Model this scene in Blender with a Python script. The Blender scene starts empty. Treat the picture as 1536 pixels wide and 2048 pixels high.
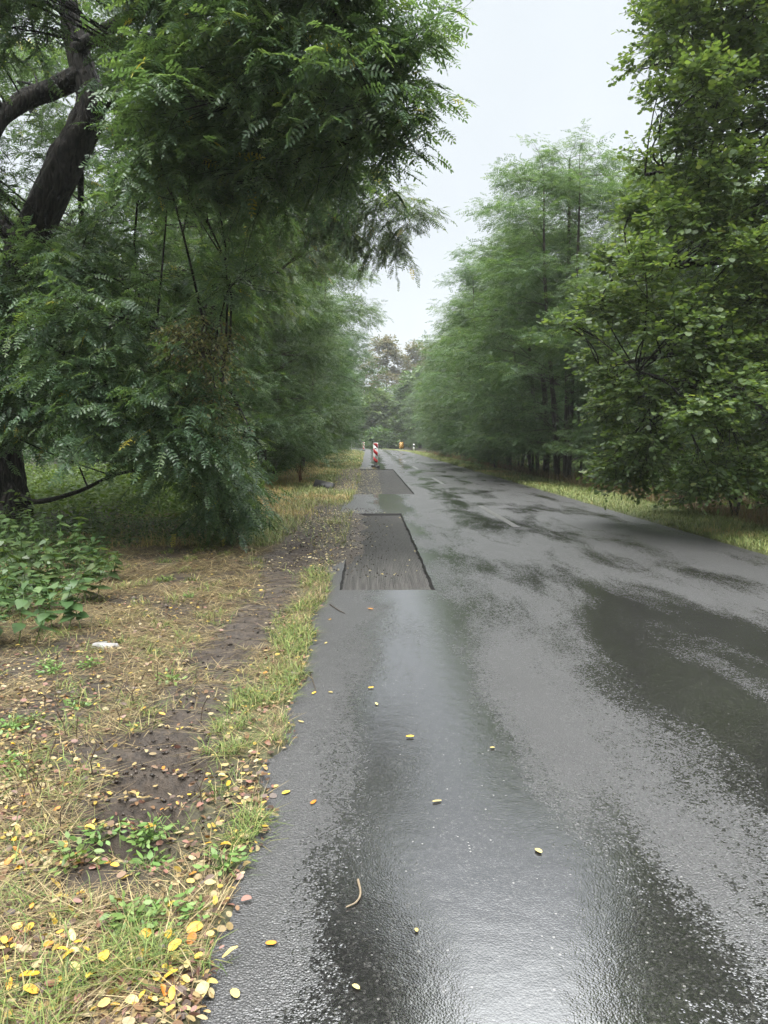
import bpy, math, random
import numpy as np
from mathutils import Vector

R_ = math.radians
sc = bpy.context.scene
COL = sc.collection
rng = np.random.default_rng(7)
random.seed(7)

# ------------------------------------------------------------------ camera
CAM_H = 1.45
FPX = 1500.0                                   # focal length in photo pixels (2048 high)
PITCH = math.atan((1024 - 880) / FPX)          # looks slightly down
YAW = math.atan(26 / FPX)                      # and slightly to the right
cam_d = bpy.data.cameras.new("camera")
cam_d.sensor_fit = 'VERTICAL'
cam_d.sensor_height = 24.0
cam_d.lens = FPX / 2048 * 24.0
cam_d.clip_start = 0.05
cam_d.clip_end = 2000
cam = bpy.data.objects.new("camera", cam_d)
COL.objects.link(cam)
cam.location = (0, 0, CAM_H)
cam.rotation_euler = (math.pi / 2 - PITCH, 0, -YAW)
sc.camera = cam

# ------------------------------------------------------------------ sky, sun, exposure
SUN_EL, SUN_ROT = R_(68), R_(200)
w = bpy.data.worlds.new("World")
sc.world = w
w.use_nodes = True
nt = w.node_tree
nt.nodes.clear()
out = nt.nodes.new('ShaderNodeOutputWorld')
bg = nt.nodes.new('ShaderNodeBackground')
bg.inputs['Strength'].default_value = 0.1
sky = nt.nodes.new('ShaderNodeTexSky')
sky.sky_type = 'NISHITA'
sky.sun_disc = False
sky.sun_elevation = SUN_EL
sky.sun_rotation = SUN_ROT
sky.air_density = 1.0
sky.dust_density = 3.0
tc = nt.nodes.new('ShaderNodeTexCoord')
sep = nt.nodes.new('ShaderNodeSeparateXYZ')
ramp = nt.nodes.new('ShaderNodeValToRGB')      # overcast cloud cover, zenith brightened beyond a real overcast to light the foliage
ramp.color_ramp.elements[0].position = 0.0
ramp.color_ramp.elements[0].color = (0.106, 0.111, 0.113, 1)
ramp.color_ramp.elements[1].position = 1.0
ramp.color_ramp.elements[1].color = (1.0, 1.0, 1.0, 1)
e = ramp.color_ramp.elements.new(0.53)
e.color = (0.105, 0.111, 0.114, 1)
e = ramp.color_ramp.elements.new(0.76)
e.color = (0.72, 0.74, 0.75, 1)
mul = nt.nodes.new('ShaderNodeVectorMath')
mul.operation = 'SCALE'
mul.inputs['Scale'].default_value = 28.0
mixw = nt.nodes.new('ShaderNodeMix')
mixw.data_type = 'RGBA'
mixw.inputs['Factor'].default_value = 0.9
L = nt.links.new
L(tc.outputs['Generated'], sep.inputs[0])
L(sep.outputs['Z'], ramp.inputs['Fac'])
cl = nt.nodes.new('ShaderNodeTexNoise')        # faint tone in the cloud layer
cl.inputs['Scale'].default_value = 2.6
cl.inputs['Detail'].default_value = 4.0
clr = nt.nodes.new('ShaderNodeMapRange')
clr.inputs['To Min'].default_value = 0.88
clr.inputs['To Max'].default_value = 1.12
clm = nt.nodes.new('ShaderNodeVectorMath')
clm.operation = 'SCALE'
L(tc.outputs['Generated'], cl.inputs['Vector'])
L(cl.outputs['Fac'], clr.inputs['Value'])
L(ramp.outputs['Color'], clm.inputs[0])
L(clr.outputs['Result'], clm.inputs['Scale'])
L(clm.outputs['Vector'], mul.inputs[0])
L(sky.outputs['Color'], mixw.inputs['A'])
L(mul.outputs['Vector'], mixw.inputs['B'])
L(mixw.outputs['Result'], bg.inputs['Color'])
L(bg.outputs['Background'], out.inputs['Surface'])

sun_d = bpy.data.lights.new("sun", 'SUN')
sun_d.energy = 1.3
sun_d.angle = R_(40)
sun_d.color = (1.0, 0.97, 0.92)
sun = bpy.data.objects.new("sun", sun_d)
COL.objects.link(sun)
sun.location = (0, -5, 40)
sun.rotation_euler = (math.pi / 2 - SUN_EL, 0, math.pi - SUN_ROT)

sc.view_settings.view_transform = 'Standard'
sc.view_settings.look = 'None'
sc.view_settings.gamma = 1
sc.view_settings.exposure = 1.6
sc.render.engine = 'CYCLES'
cy = sc.cycles
cy.max_bounces = 7
cy.diffuse_bounces = 4
cy.glossy_bounces = 3
cy.transmission_bounces = 5
cy.transparent_max_bounces = 4
cy.volume_bounces = 1
cy.use_denoising = True
cy.denoiser = 'OPENIMAGEDENOISE'
cy.sample_clamp_indirect = 6
cy.caustics_reflective = False
cy.caustics_refractive = False

# ------------------------------------------------------------------ picture rays -> metres
def ray(u, v):
    F = np.array([math.sin(YAW) * math.cos(PITCH), math.cos(YAW) * math.cos(PITCH), -math.sin(PITCH)])
    Rt = np.array([math.cos(YAW), -math.sin(YAW), 0.0])
    U = np.cross(Rt, F)
    return F + Rt * (u - 768) / FPX - U * (v - 1024) / FPX

def P(u, v, Y):
    d = ray(u, v)
    return np.array([0, 0, CAM_H]) + d * (Y / d[1])

def G(u, v, z=0.0):
    d = ray(u, v)
    return np.array([0, 0, CAM_H]) + d * ((z - CAM_H) / d[2])

# ------------------------------------------------------------------ noise
class VNoise:
    def __init__(s, seed, n=256):
        s.t = np.random.default_rng(seed).random((n, n))
        s.n = n
    def __call__(s, x, y):
        x = np.asarray(x, float); y = np.asarray(y, float)
        xi = np.floor(x).astype(int); yi = np.floor(y).astype(int)
        fx = x - xi; fy = y - yi
        fx = fx * fx * (3 - 2 * fx); fy = fy * fy * (3 - 2 * fy)
        n = s.n
        a = s.t[xi % n, yi % n]; b = s.t[(xi + 1) % n, yi % n]
        c = s.t[xi % n, (yi + 1) % n]; d = s.t[(xi + 1) % n, (yi + 1) % n]
        return (a * (1 - fx) + b * fx) * (1 - fy) + (c * (1 - fx) + d * fx) * fy
N1, N2, N3 = VNoise(1), VNoise(2), VNoise(3)
def fbm(x, y, s, N=N1):
    return (N(x * s, y * s) + .5 * N(x * s * 2.1 + 7, y * s * 2.1 + 3) + .25 * N(x * s * 4.3 + 1, y * s * 4.3 + 9)) / 1.75
def sstep(a, b, x):
    t = np.clip((np.asarray(x, float) - a) / (b - a), 0, 1)
    return t * t * (3 - 2 * t)

# ------------------------------------------------------------------ mesh helpers
def mesh_np(name, V, F, mat, smooth=False, fvar=None, fcol=None, vcol=None):
    """F: an (m,k) index array or a list of such arrays."""
    if not isinstance(F, (list, tuple)):
        F = [F]
    me = bpy.data.meshes.new(name)
    V = np.ascontiguousarray(V, np.float32)
    me.vertices.add(len(V))
    me.vertices.foreach_set('co', V.ravel())
    idx = np.concatenate([f.ravel() for f in F]).astype(np.int32)
    tot = np.concatenate([np.full(len(f), f.shape[1]) for f in F]).astype(np.int32)
    st = np.concatenate([[0], np.cumsum(tot)[:-1]]).astype(np.int32)
    me.loops.add(len(idx))
    me.loops.foreach_set('vertex_index', idx)
    me.polygons.add(len(tot))
    me.polygons.foreach_set('loop_start', st)
    me.polygons.foreach_set('loop_total', tot)
    if smooth:
        me.polygons.foreach_set('use_smooth', np.ones(len(tot), bool))
    if fvar is not None:
        a = me.attributes.new('var', 'FLOAT', 'FACE')
        a.data.foreach_set('value', np.asarray(fvar, np.float32))
    if fcol is not None:
        a = me.attributes.new('tint', 'FLOAT_COLOR', 'FACE')
        c = np.ones((len(fcol), 4), np.float32); c[:, :3] = fcol
        a.data.foreach_set('color', c.ravel())
    if vcol is not None:
        a = me.attributes.new('zone', 'FLOAT_COLOR', 'POINT')
        c = np.ones((len(vcol), 4), np.float32); c[:, :3] = vcol
        a.data.foreach_set('color', c.ravel())
    me.update()
    if mat is not None:
        me.materials.append(mat)
    return me

def link(name, me, parent=None):
    o = bpy.data.objects.new(name, me)
    COL.objects.link(o)
    if parent is not None:
        o.parent = parent
    return o

def tag(o, label=None, cat=None, group=None, kind=None):
    if label: o['label'] = label
    if cat: o['category'] = cat
    if group: o['group'] = group
    if kind: o['kind'] = kind
    return o

def empty(name, loc=(0, 0, 0), rz=0.0):
    o = bpy.data.objects.new(name, None)
    COL.objects.link(o)
    o.empty_display_size = 0.1
    o.location = loc
    o.rotation_euler = (0, 0, rz)
    return o

def copy_tree(root):
    r = root.copy(); COL.objects.link(r)
    for ch in list(root.children):
        c = ch.copy(); COL.objects.link(c); c.parent = r
        for g in list(ch.children):
            d = g.copy(); COL.objects.link(d); d.parent = c
    return r

def unit(a):
    a = np.asarray(a, float)
    return a / np.maximum(np.linalg.norm(a, axis=-1, keepdims=True), 1e-9)

class MB:
    """collects polygons of mixed size for one mesh"""
    def __init__(s): s.V = []; s.F = {}; s.n = 0
    def add(s, V, faces):
        V = np.asarray(V, float).reshape(-1, 3)
        for f in faces:
            s.F.setdefault(len(f), []).append([i + s.n for i in f])
        s.V.append(V); s.n += len(V)
    def addnp(s, V, F):
        s.F.setdefault(F.shape[1], []).extend((F + s.n).tolist())
        s.V.append(V); s.n += len(V)
    def box(s, x0, x1, y0, y1, z0, z1):
        s.add([(x0,y0,z0),(x1,y0,z0),(x1,y1,z0),(x0,y1,z0),(x0,y0,z1),(x1,y0,z1),(x1,y1,z1),(x0,y1,z1)],
              [(0,3,2,1),(4,5,6,7),(0,1,5,4),(1,2,6,5),(2,3,7,6),(3,0,4,7)])
    def prism(s, pts, y0, y1):
        """pts: outline in x,z, extruded along y"""
        n = len(pts)
        V = [(x, y0, z) for x, z in pts] + [(x, y1, z) for x, z in pts]
        s.add(V, [tuple(range(n)), tuple(range(2*n-1, n-1, -1))] + [(i, n+i, n+(i+1) % n, (i+1) % n) for i in range(n)])
    def mesh(s, name, mat, smooth=False):
        return mesh_np(name, np.concatenate(s.V), [np.array(f) for f in s.F.values()], mat, smooth)
    def build(s, name, mat, parent=None, smooth=False):
        return link(name, s.mesh(name, mat, smooth), parent)

def tubes(paths, radii, sides, wob=0.0):
    """paths (n,s,3), radii (n,s) -> V, F(quads)"""
    paths = np.asarray(paths, float); radii = np.asarray(radii, float)
    n, s, _ = paths.shape
    T = np.empty_like(paths)
    T[:, 1:-1] = paths[:, 2:] - paths[:, :-2]
    T[:, 0] = paths[:, 1] - paths[:, 0]; T[:, -1] = paths[:, -1] - paths[:, -2]
    T = unit(T)
    ref = np.where(np.abs(T[:, :1, 2:3]) > .9, np.array([1., 0, 0]), np.array([0, 0, 1.]))
    A = unit(np.cross(T, np.broadcast_to(ref, T.shape)))
    B = np.cross(T, A)
    ang = np.arange(sides) * 2 * math.pi / sides
    rr = radii[:, :, None]
    if wob < 0:
        seg = np.concatenate([np.zeros((n, 1)), np.cumsum(np.linalg.norm(np.diff(paths, axis=1), axis=-1), 1)], 1)
        a_ = np.cos(ang)[None, None, :] * 2.2 + 20; b2_ = np.sin(ang)[None, None, :] * 2.2 + 20
        q1 = fbm(a_ * 2.2 + seg[..., None] * .5, b2_ * 2.2 + seg[..., None] * 1.1, 1.0)
        q2 = N2(ang[None, None, :] * sides / 7.0 + 2.5 * q1, seg[..., None] * 3.0)
        rr = rr * (1 + -wob * 1.6 * (q2 - .5) + -wob * 1.2 * (q1 - .5) + .012 * rng.normal(size=(n, s, sides)))
    elif wob:
        rr = rr * (1 + wob * rng.normal(size=(n, s, sides)))
    V = paths[:, :, None] + rr[..., None] * (np.cos(ang)[None, None, :, None] * A[:, :, None] + np.sin(ang)[None, None, :, None] * B[:, :, None])
    V = V.reshape(-1, 3)
    i = np.arange(n)[:, None, None] * s * sides + np.arange(s - 1)[None, :, None] * sides
    k = np.arange(sides)[None, None, :]; k2 = (k + 1) % sides
    F = np.stack([i + k, i + k2, i + sides + k2, i + sides + k], -1).reshape(-1, 4)
    return V, F

def smooth_path(pts, rad, n):
    """Catmull-Rom through points, resampled"""
    pts = np.asarray(pts, float); rad = np.asarray(rad, float)
    m = len(pts)
    ext = np.vstack([2 * pts[0] - pts[1], pts, 2 * pts[-1] - pts[-2]])
    t = np.linspace(0, m - 1, n)
    i = np.minimum(t.astype(int), m - 2); f = (t - i)[:, None]
    p0, p1, p2, p3 = ext[i], ext[i + 1], ext[i + 2], ext[i + 3]
    q = .5 * (2 * p1 + (p2 - p0) * f + (2 * p0 - 5 * p1 + 4 * p2 - p3) * f ** 2 + (3 * p1 - p0 - 3 * p2 + p3) * f ** 3)
    return q, np.interp(t, np.arange(m), rad)

# ------------------------------------------------------------------ materials
def mat_new(name):
    m = bpy.data.materials.new(name)
    m.use_nodes = True
    n = m.node_tree
    b = n.nodes['Principled BSDF']
    return m, n, b

def nd(n, t, **kw):
    x = n.nodes.new(t)
    for k, v in kw.items():
        if k in x.inputs: x.inputs[k].default_value = v
        else: setattr(x, k, v)
    return x

def ramp_node(n, stops):
    r = n.nodes.new('ShaderNodeValToRGB')
    el = r.color_ramp.elements
    while len(el) < len(stops): el.new(0.5)
    for e_, (p, c) in zip(el, stops):
        e_.position = p; e_.color = (*c, 1) if len(c) == 3 else c
    return r

def math_node(n, op, a, b=None, clamp=False):
    x = n.nodes.new('ShaderNodeMath'); x.operation = op; x.use_clamp = clamp
    for i, q in enumerate((a, b)):
        if q is None: continue
        if isinstance(q, (int, float)): x.inputs[i].default_value = q
        else: n.links.new(q, x.inputs[i])
    return x.outputs[0]

def mix_col(n, fac, a, b, blend='MIX'):
    x = n.nodes.new('ShaderNodeMix'); x.data_type = 'RGBA'; x.blend_type = blend
    for nm, q in (('Factor', fac), ('A', a), ('B', b)):
        if isinstance(q, (int, float)): x.inputs[nm].default_value = q
        elif isinstance(q, tuple): x.inputs[nm].default_value = (*q, 1)
        else: n.links.new(q, x.inputs[nm])
    return x.outputs['Result']

def plain(name, col, rough=.5, spec=.5, metallic=0.0, noise=None):
    m, n, b = mat_new(name)
    b.inputs['Roughness'].default_value = rough
    b.inputs['Specular IOR Level'].default_value = spec
    b.inputs['Metallic'].default_value = metallic
    if noise:
        tx = nd(n, 'ShaderNodeTexNoise', Scale=noise, Detail=4.0)
        c = nd(n, 'ShaderNodeTexCoord'); n.links.new(c.outputs['Object'], tx.inputs['Vector'])
        rp = ramp_node(n, [(.3, tuple(x * .55 for x in col)), (.65, col)])
        n.links.new(tx.outputs['Fac'], rp.inputs['Fac']); n.links.new(rp.outputs['Color'], b.inputs['Base Color'])
    else:
        b.inputs['Base Color'].default_value = (*col, 1)
    return m

def leaf_mat(name, stops, trans=.35, rough=.42, spec=.5, objvar=.25):
    """stops: colours over the per-leaf random value 'var'"""
    m, n, b = mat_new(name)
    at = nd(n, 'ShaderNodeAttribute', attribute_name='var')
    rp = ramp_node(n, stops)
    n.links.new(at.outputs['Fac'], rp.inputs['Fac'])
    oi = nd(n, 'ShaderNodeObjectInfo')
    hsv = nd(n, 'ShaderNodeHueSaturation')
    n.links.new(rp.outputs['Color'], hsv.inputs['Color'])
    n.links.new(math_node(n, 'ADD', math_node(n, 'MULTIPLY', oi.outputs['Random'], objvar), 1 - objvar / 2), hsv.inputs['Value'])
    n.links.new(math_node(n, 'ADD', math_node(n, 'MULTIPLY', oi.outputs['Random'], .03), .485), hsv.inputs['Hue'])
    n.links.new(hsv.outputs['Color'], b.inputs['Base Color'])
    b.inputs['Roughness'].default_value = rough
    b.inputs['Specular IOR Level'].default_value = spec
    tr = nd(n, 'ShaderNodeBsdfTranslucent')
    tcol = mix_col(n, 1.0, hsv.outputs['Color'], (1.35, 1.35, .55), 'MULTIPLY')
    n.links.new(tcol, tr.inputs['Color'])
    mx = nd(n, 'ShaderNodeMixShader'); mx.inputs[0].default_value = trans
    n.links.new(b.outputs[0], mx.inputs[1]); n.links.new(tr.outputs[0], mx.inputs[2])
    n.links.new(mx.outputs[0], n.nodes['Material Output'].inputs['Surface'])
    return m

def tint_mat(name, rough=.6, trans=.2, spec=.4):
    m, n, b = mat_new(name)
    at = nd(n, 'ShaderNodeAttribute', attribute_name='tint')
    n.links.new(at.outputs['Color'], b.inputs['Base Color'])
    b.inputs['Roughness'].default_value = rough
    b.inputs['Specular IOR Level'].default_value = spec
    tr = nd(n, 'ShaderNodeBsdfTranslucent'); n.links.new(at.outputs['Color'], tr.inputs['Color'])
    mx = nd(n, 'ShaderNodeMixShader'); mx.inputs[0].default_value = trans
    n.links.new(b.outputs[0], mx.inputs[1]); n.links.new(tr.outputs[0], mx.inputs[2])
    n.links.new(mx.outputs[0], n.nodes['Material Output'].inputs['Surface'])
    return m

def bark_mat(name, dark, light, sx=9, sz=1.6):
    m, n, b = mat_new(name)
    c = nd(n, 'ShaderNodeTexCoord'); mp = nd(n, 'ShaderNodeMapping')
    mp.inputs['Scale'].default_value = (sx, sx, sz)
    n.links.new(c.outputs['Object'], mp.inputs['Vector'])
    t1 = nd(n, 'ShaderNodeTexNoise', Scale=1.6, Detail=6.0, Distortion=1.2)
    n.links.new(mp.outputs[0], t1.inputs['Vector'])
    rp = ramp_node(n, [(.38, dark), (.66, light)])
    n.links.new(t1.outputs['Fac'], rp.inputs['Fac'])
    n.links.new(rp.outputs['Color'], b.inputs['Base Color'])
    b.inputs['Roughness'].default_value = .65; b.inputs['Specular IOR Level'].default_value = .2
    bp = nd(n, 'ShaderNodeBump', Strength=1.0, Distance=.11)
    n.links.new(t1.outputs['Fac'], bp.inputs['Height']); n.links.new(bp.outputs[0], b.inputs['Normal'])
    return m

M = {}
M['robinia'] = leaf_mat('robinia_leaf', [(0, (.064, .112, .066)), (.45, (.092, .152, .084)), (.8, (.125, .188, .09)), (.97, (.165, .22, .085)), (.985, (.38, .33, .08))], trans=.48, rough=.36, spec=.6)
M['robinia_far'] = leaf_mat('robinia_leaf_far', [(0, (.046, .086, .044)), (.5, (.072, .126, .062)), (.9, (.11, .172, .08)), (1, (.15, .21, .09))], trans=.44)
M['oak'] = leaf_mat('oak_leaf', [(0, (.062, .105, .044)), (.5, (.102, .16, .062)), (.85, (.15, .21, .078)), (1, (.22, .26, .09))], trans=.47, rough=.46, spec=.45)
M['rusty'] = leaf_mat('rusty_leaf', [(0, (.07, .10, .045)), (.5, (.13, .135, .06)), (1, (.20, .145, .07))])
M['bush'] = leaf_mat('bush_leaf', [(0, (.045, .085, .028)), (.6, (.08, .14, .042)), (1, (.15, .21, .06))], trans=.35)
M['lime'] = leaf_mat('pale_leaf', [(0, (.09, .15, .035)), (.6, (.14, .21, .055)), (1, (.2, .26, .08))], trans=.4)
M['nettle'] = leaf_mat('nettle_leaf', [(0, (.05, .09, .032)), (.6, (.075, .125, .045)), (1, (.12, .17, .06))], trans=.3, rough=.4)
M['vine'] = leaf_mat('vine_leaf', [(0, (.08, .12, .04)), (.5, (.14, .16, .055)), (.8, (.19, .15, .06)), (1, (.24, .22, .08))])
M['weed'] = leaf_mat('weed_leaf', [(0, (.09, .16, .04)), (1, (.18, .27, .075))], trans=.3)
M['bark'] = bark_mat('wet_dark_bark', (.005, .0045, .004), (.045, .039, .033))
M['bark_thin'] = bark_mat('sapling_bark', (.03, .026, .021), (.085, .072, .058), 20, 3)
M['twig'] = plain('twig', (.05, .038, .027), .7)
M['stalk'] = plain('cut_stalk', (.085, .058, .036), .7, noise=40)
M['tint'] = tint_mat('dry_stalk')
M['tint_wet'] = tint_mat('fallen_leaf_litter', rough=.4, trans=.12, spec=.5)

# asphalt: wet aggregate, with smooth films of water
def asphalt(name, milled=False):
    m, n, b = mat_new(name)
    lk = n.links.new
    c = nd(n, 'ShaderNodeTexCoord'); ob = c.outputs['Object']
    v1 = nd(n, 'ShaderNodeTexVoronoi', Scale=150.0); lk(ob, v1.inputs['Vector'])
    v2 = nd(n, 'ShaderNodeTexVoronoi', Scale=60.0); lk(ob, v2.inputs['Vector'])
    nz = nd(n, 'ShaderNodeTexNoise', Scale=260.0, Detail=2.0); lk(ob, nz.inputs['Vector'])
    big = nd(n, 'ShaderNodeTexNoise', Scale=.55, Detail=5.0, Roughness=.6); lk(ob, big.inputs['Vector'])
    s1 = nd(n, 'ShaderNodeSeparateColor'); lk(v1.outputs['Color'], s1.inputs[0])
    s2 = nd(n, 'ShaderNodeSeparateColor'); lk(v2.outputs['Color'], s2.inputs[0])
    if milled:
        base = ramp_node(n, [(0, (.013, .012, .011)), (.6, (.030, .028, .026)), (1, (.065, .062, .058))])
    else:
        base = ramp_node(n, [(0, (.022, .022, .022)), (.75, (.048, .047, .046)), (.95, (.075, .073, .07)), (1, (.15, .147, .14))])
    lk(s1.outputs[0], base.inputs['Fac'])
    # scattered pale chippings
    chip = math_node(n, 'MULTIPLY', math_node(n, 'GREATER_THAN', s2.outputs[0], .975), math_node(n, 'LESS_THAN', v2.outputs['Distance'], .24))
    col = mix_col(n, chip, base.outputs['Color'], (.30, .295, .275))
    fadec = ramp_node(n, [(.3, (.75, .74, .72)), (.7, (1.25, 1.25, 1.25))]); lk(big.outputs['Fac'], fadec.inputs['Fac'])
    col = mix_col(n, 1.0, col, fadec.outputs['Color'], 'MULTIPLY')
    if not milled:
        basecol = col
    lk(col, b.inputs['Base Color'])
    if milled:
        sx = nd(n, 'ShaderNodeSeparateXYZ'); lk(ob, sx.inputs[0])
        mp = nd(n, 'ShaderNodeMapping'); mp.inputs['Scale'].default_value = (30, 1.1, 1); lk(ob, mp.inputs['Vector'])
        st = nd(n, 'ShaderNodeTexNoise', Scale=1.0, Detail=4.0); lk(mp.outputs[0], st.inputs['Vector'])
        rp = ramp_node(n, [(.36, (.15, .15, .15)), (.74, (1, 1, 1))]); lk(st.outputs['Fac'], rp.inputs['Fac'])
        fr = nd(n, 'ShaderNodeMapRange'); lk(sx.outputs['Y'], fr.inputs['Value'])
        fr.inputs['From Min'].default_value = 10.2; fr.inputs['From Max'].default_value = 8.2
        scr = math_node(n, 'MULTIPLY', rp.outputs['Color'], math_node(n, 'ADD', math_node(n, 'MULTIPLY', fr.outputs[0], .45), .06))
        col2 = mix_col(n, scr, col, (.20, .19, .175)); lk(col2, b.inputs['Base Color'])
        wv = math_node(n, 'SINE', math_node(n, 'MULTIPLY', sx.outputs['X'], 2 * math.pi / .019))
        h = math_node(n, 'ADD', math_node(n, 'MULTIPLY', wv, .55), math_node(n, 'ADD', s1.outputs[0], math_node(n, 'MULTIPLY', nz.outputs['Fac'], .6)))
        bp = nd(n, 'ShaderNodeBump', Strength=1.0, Distance=.006); lk(h, bp.inputs['Height']); lk(bp.outputs[0], b.inputs['Normal'])
        b.inputs['Roughness'].default_value = .55; b.inputs['Specular IOR Level'].default_value = .35
        return m
    # water film: noise plus the worn wheel tracks
    sx = nd(n, 'ShaderNodeSeparateXYZ'); lk(ob, sx.inputs[0])
    X, Y = sx.outputs['X'], sx.outputs['Y']
    def gauss(q, c0, wd):
        t = math_node(n, 'DIVIDE', math_node(n, 'SUBTRACT', q, c0), wd)
        return math_node(n, 'POWER', 2.718, math_node(n, 'MULTIPLY', math_node(n, 'MULTIPLY', t, t), -1.0))
    wn = nd(n, 'ShaderNodeTexNoise', Scale=1.5, Detail=6.0, Roughness=.62, Distortion=.3)
    wm = nd(n, 'ShaderNodeMapping'); wm.inputs['Scale'].default_value = (.85, .24, 1); lk(ob, wm.inputs['Vector']); lk(wm.outputs[0], wn.inputs['Vector'])
    mt = nd(n, 'ShaderNodeTexNoise', Scale=.45, Detail=3.0); mm_ = nd(n, 'ShaderNodeMapping'); mm_.inputs['Scale'].default_value = (.2, 1, 1); lk(ob, mm_.inputs['Vector']); lk(mm_.outputs[0], mt.inputs['Vector'])
    track1 = gauss(math_node(n, 'ADD', X, math_node(n, 'MULTIPLY', math_node(n, 'SUBTRACT', mt.outputs['Fac'], .5), .45)), .40, .40)
    track2 = gauss(X, 1.95, .42)
    track3 = gauss(X, 3.2, .4)
    edge_dry = gauss(X, -.55, .42)
    film = math_node(n, 'ADD', wn.outputs['Fac'], math_node(n, 'MULTIPLY', track1, .31))
    film = math_node(n, 'ADD', film, math_node(n, 'MULTIPLY', track2, .13))
    film = math_node(n, 'ADD', film, math_node(n, 'MULTIPLY', track3, .07))
    film = math_node(n, 'ADD', film, math_node(n, 'MULTIPLY', math_node(n, 'MULTIPLY', gauss(X, 2.5, .75), gauss(Y, 5.0, 1.9)), .17))
    film = math_node(n, 'ADD', film, math_node(n, 'MULTIPLY', math_node(n, 'MULTIPLY', gauss(X, 1.8, 1.1), gauss(Y, 1.4, 2.6)), .19))
    film = math_node(n, 'ADD', film, math_node(n, 'MULTIPLY', math_node(n, 'MULTIPLY', gauss(X, -.2, .4), gauss(Y, 1.2, 2.6)), .24))
    film = math_node(n, 'SUBTRACT', film, math_node(n, 'MULTIPLY', edge_dry, .22))
    film = math_node(n, 'ADD', film, math_node(n, 'MULTIPLY', math_node(n, 'SUBTRACT', s2.outputs[1], .5), .10))
    film = math_node(n, 'ADD', film, math_node(n, 'MULTIPLY', math_node(n, 'SUBTRACT', s1.outputs[2], .5), .15))
    fr = ramp_node(n, [(.52, (0, 0, 0)), (.68, (1, 1, 1))]); lk(film, fr.inputs['Fac'])
    wet = fr.outputs['Color']
    lk(mix_col(n, wet, mix_col(n, 1.0, basecol, (.5, .5, .515), 'MULTIPLY'), mix_col(n, 1.0, basecol, (.45, .45, .45), 'MULTIPLY')), b.inputs['Base Color'])
    # grains stand out of the film where it is thin
    grain = math_node(n, 'SUBTRACT', 1.0, math_node(n, 'MULTIPLY', v1.outputs['Distance'], 1.4))
    h = math_node(n, 'ADD', grain, math_node(n, 'MULTIPLY', nz.outputs['Fac'], .5))
    h = math_node(n, 'ADD', h, math_node(n, 'MULTIPLY', s1.outputs[1], .6))
    bp = nd(n, 'ShaderNodeBump', Distance=.0028); lk(h, bp.inputs['Height'])
    lk(math_node(n, 'SUBTRACT', .95, math_node(n, 'MULTIPLY', wet, .88)), bp.inputs['Strength'])
    wav = nd(n, 'ShaderNodeTexNoise', Scale=9.0, Detail=3.0); lk(ob, wav.inputs['Vector'])
    bp2 = nd(n, 'ShaderNodeBump', Strength=.5, Distance=.003); lk(wav.outputs['Fac'], bp2.inputs['Height']); lk(bp.outputs[0], bp2.inputs['Normal'])
    lk(bp2.outputs[0], b.inputs['Normal'])
    rg = nd(n, 'ShaderNodeMapRange'); lk(wet, rg.inputs['Value'])
    rg.inputs['To Min'].default_value = .50; rg.inputs['To Max'].default_value = .05
    lk(rg.outputs[0], b.inputs['Roughness'])
    sg = nd(n, 'ShaderNodeMapRange'); lk(wet, sg.inputs['Value'])
    sg.inputs['To Min'].default_value = .42; sg.inputs['To Max'].default_value = 1.0
    b.inputs['IOR'].default_value = 1.95
    lk(sg.outputs[0], b.inputs['Specular IOR Level'])
    return m
M['asphalt'] = asphalt('wet_asphalt')
M['milled'] = asphalt('milled_asphalt', True)
M['cut'] = plain('cut_asphalt_edge', (.012, .011, .010), .7, noise=60)

def paint_mat():
    m, n, b = mat_new('worn_white_paint'); lk = n.links.new
    c = nd(n, 'ShaderNodeTexCoord')
    t = nd(n, 'ShaderNodeTexNoise', Scale=22.0, Detail=6.0, Roughness=.7); lk(c.outputs['Object'], t.inputs['Vector'])
    rp = ramp_node(n, [(.47, (.055, .055, .053)), (.68, (.32, .32, .31))]); lk(t.outputs['Fac'], rp.inputs['Fac'])
    lk(rp.outputs['Color'], b.inputs['Base Color']); b.inputs['Roughness'].default_value = .35
    v = nd(n, 'ShaderNodeTexVoronoi', Scale=95.0); lk(c.outputs['Object'], v.inputs['Vector'])
    bp = nd(n, 'ShaderNodeBump', Strength=.5, Distance=.001); lk(v.outputs['Distance'], bp.inputs['Height']); lk(bp.outputs[0], b.inputs['Normal'])
    return m
M['paint'] = paint_mat()

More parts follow.
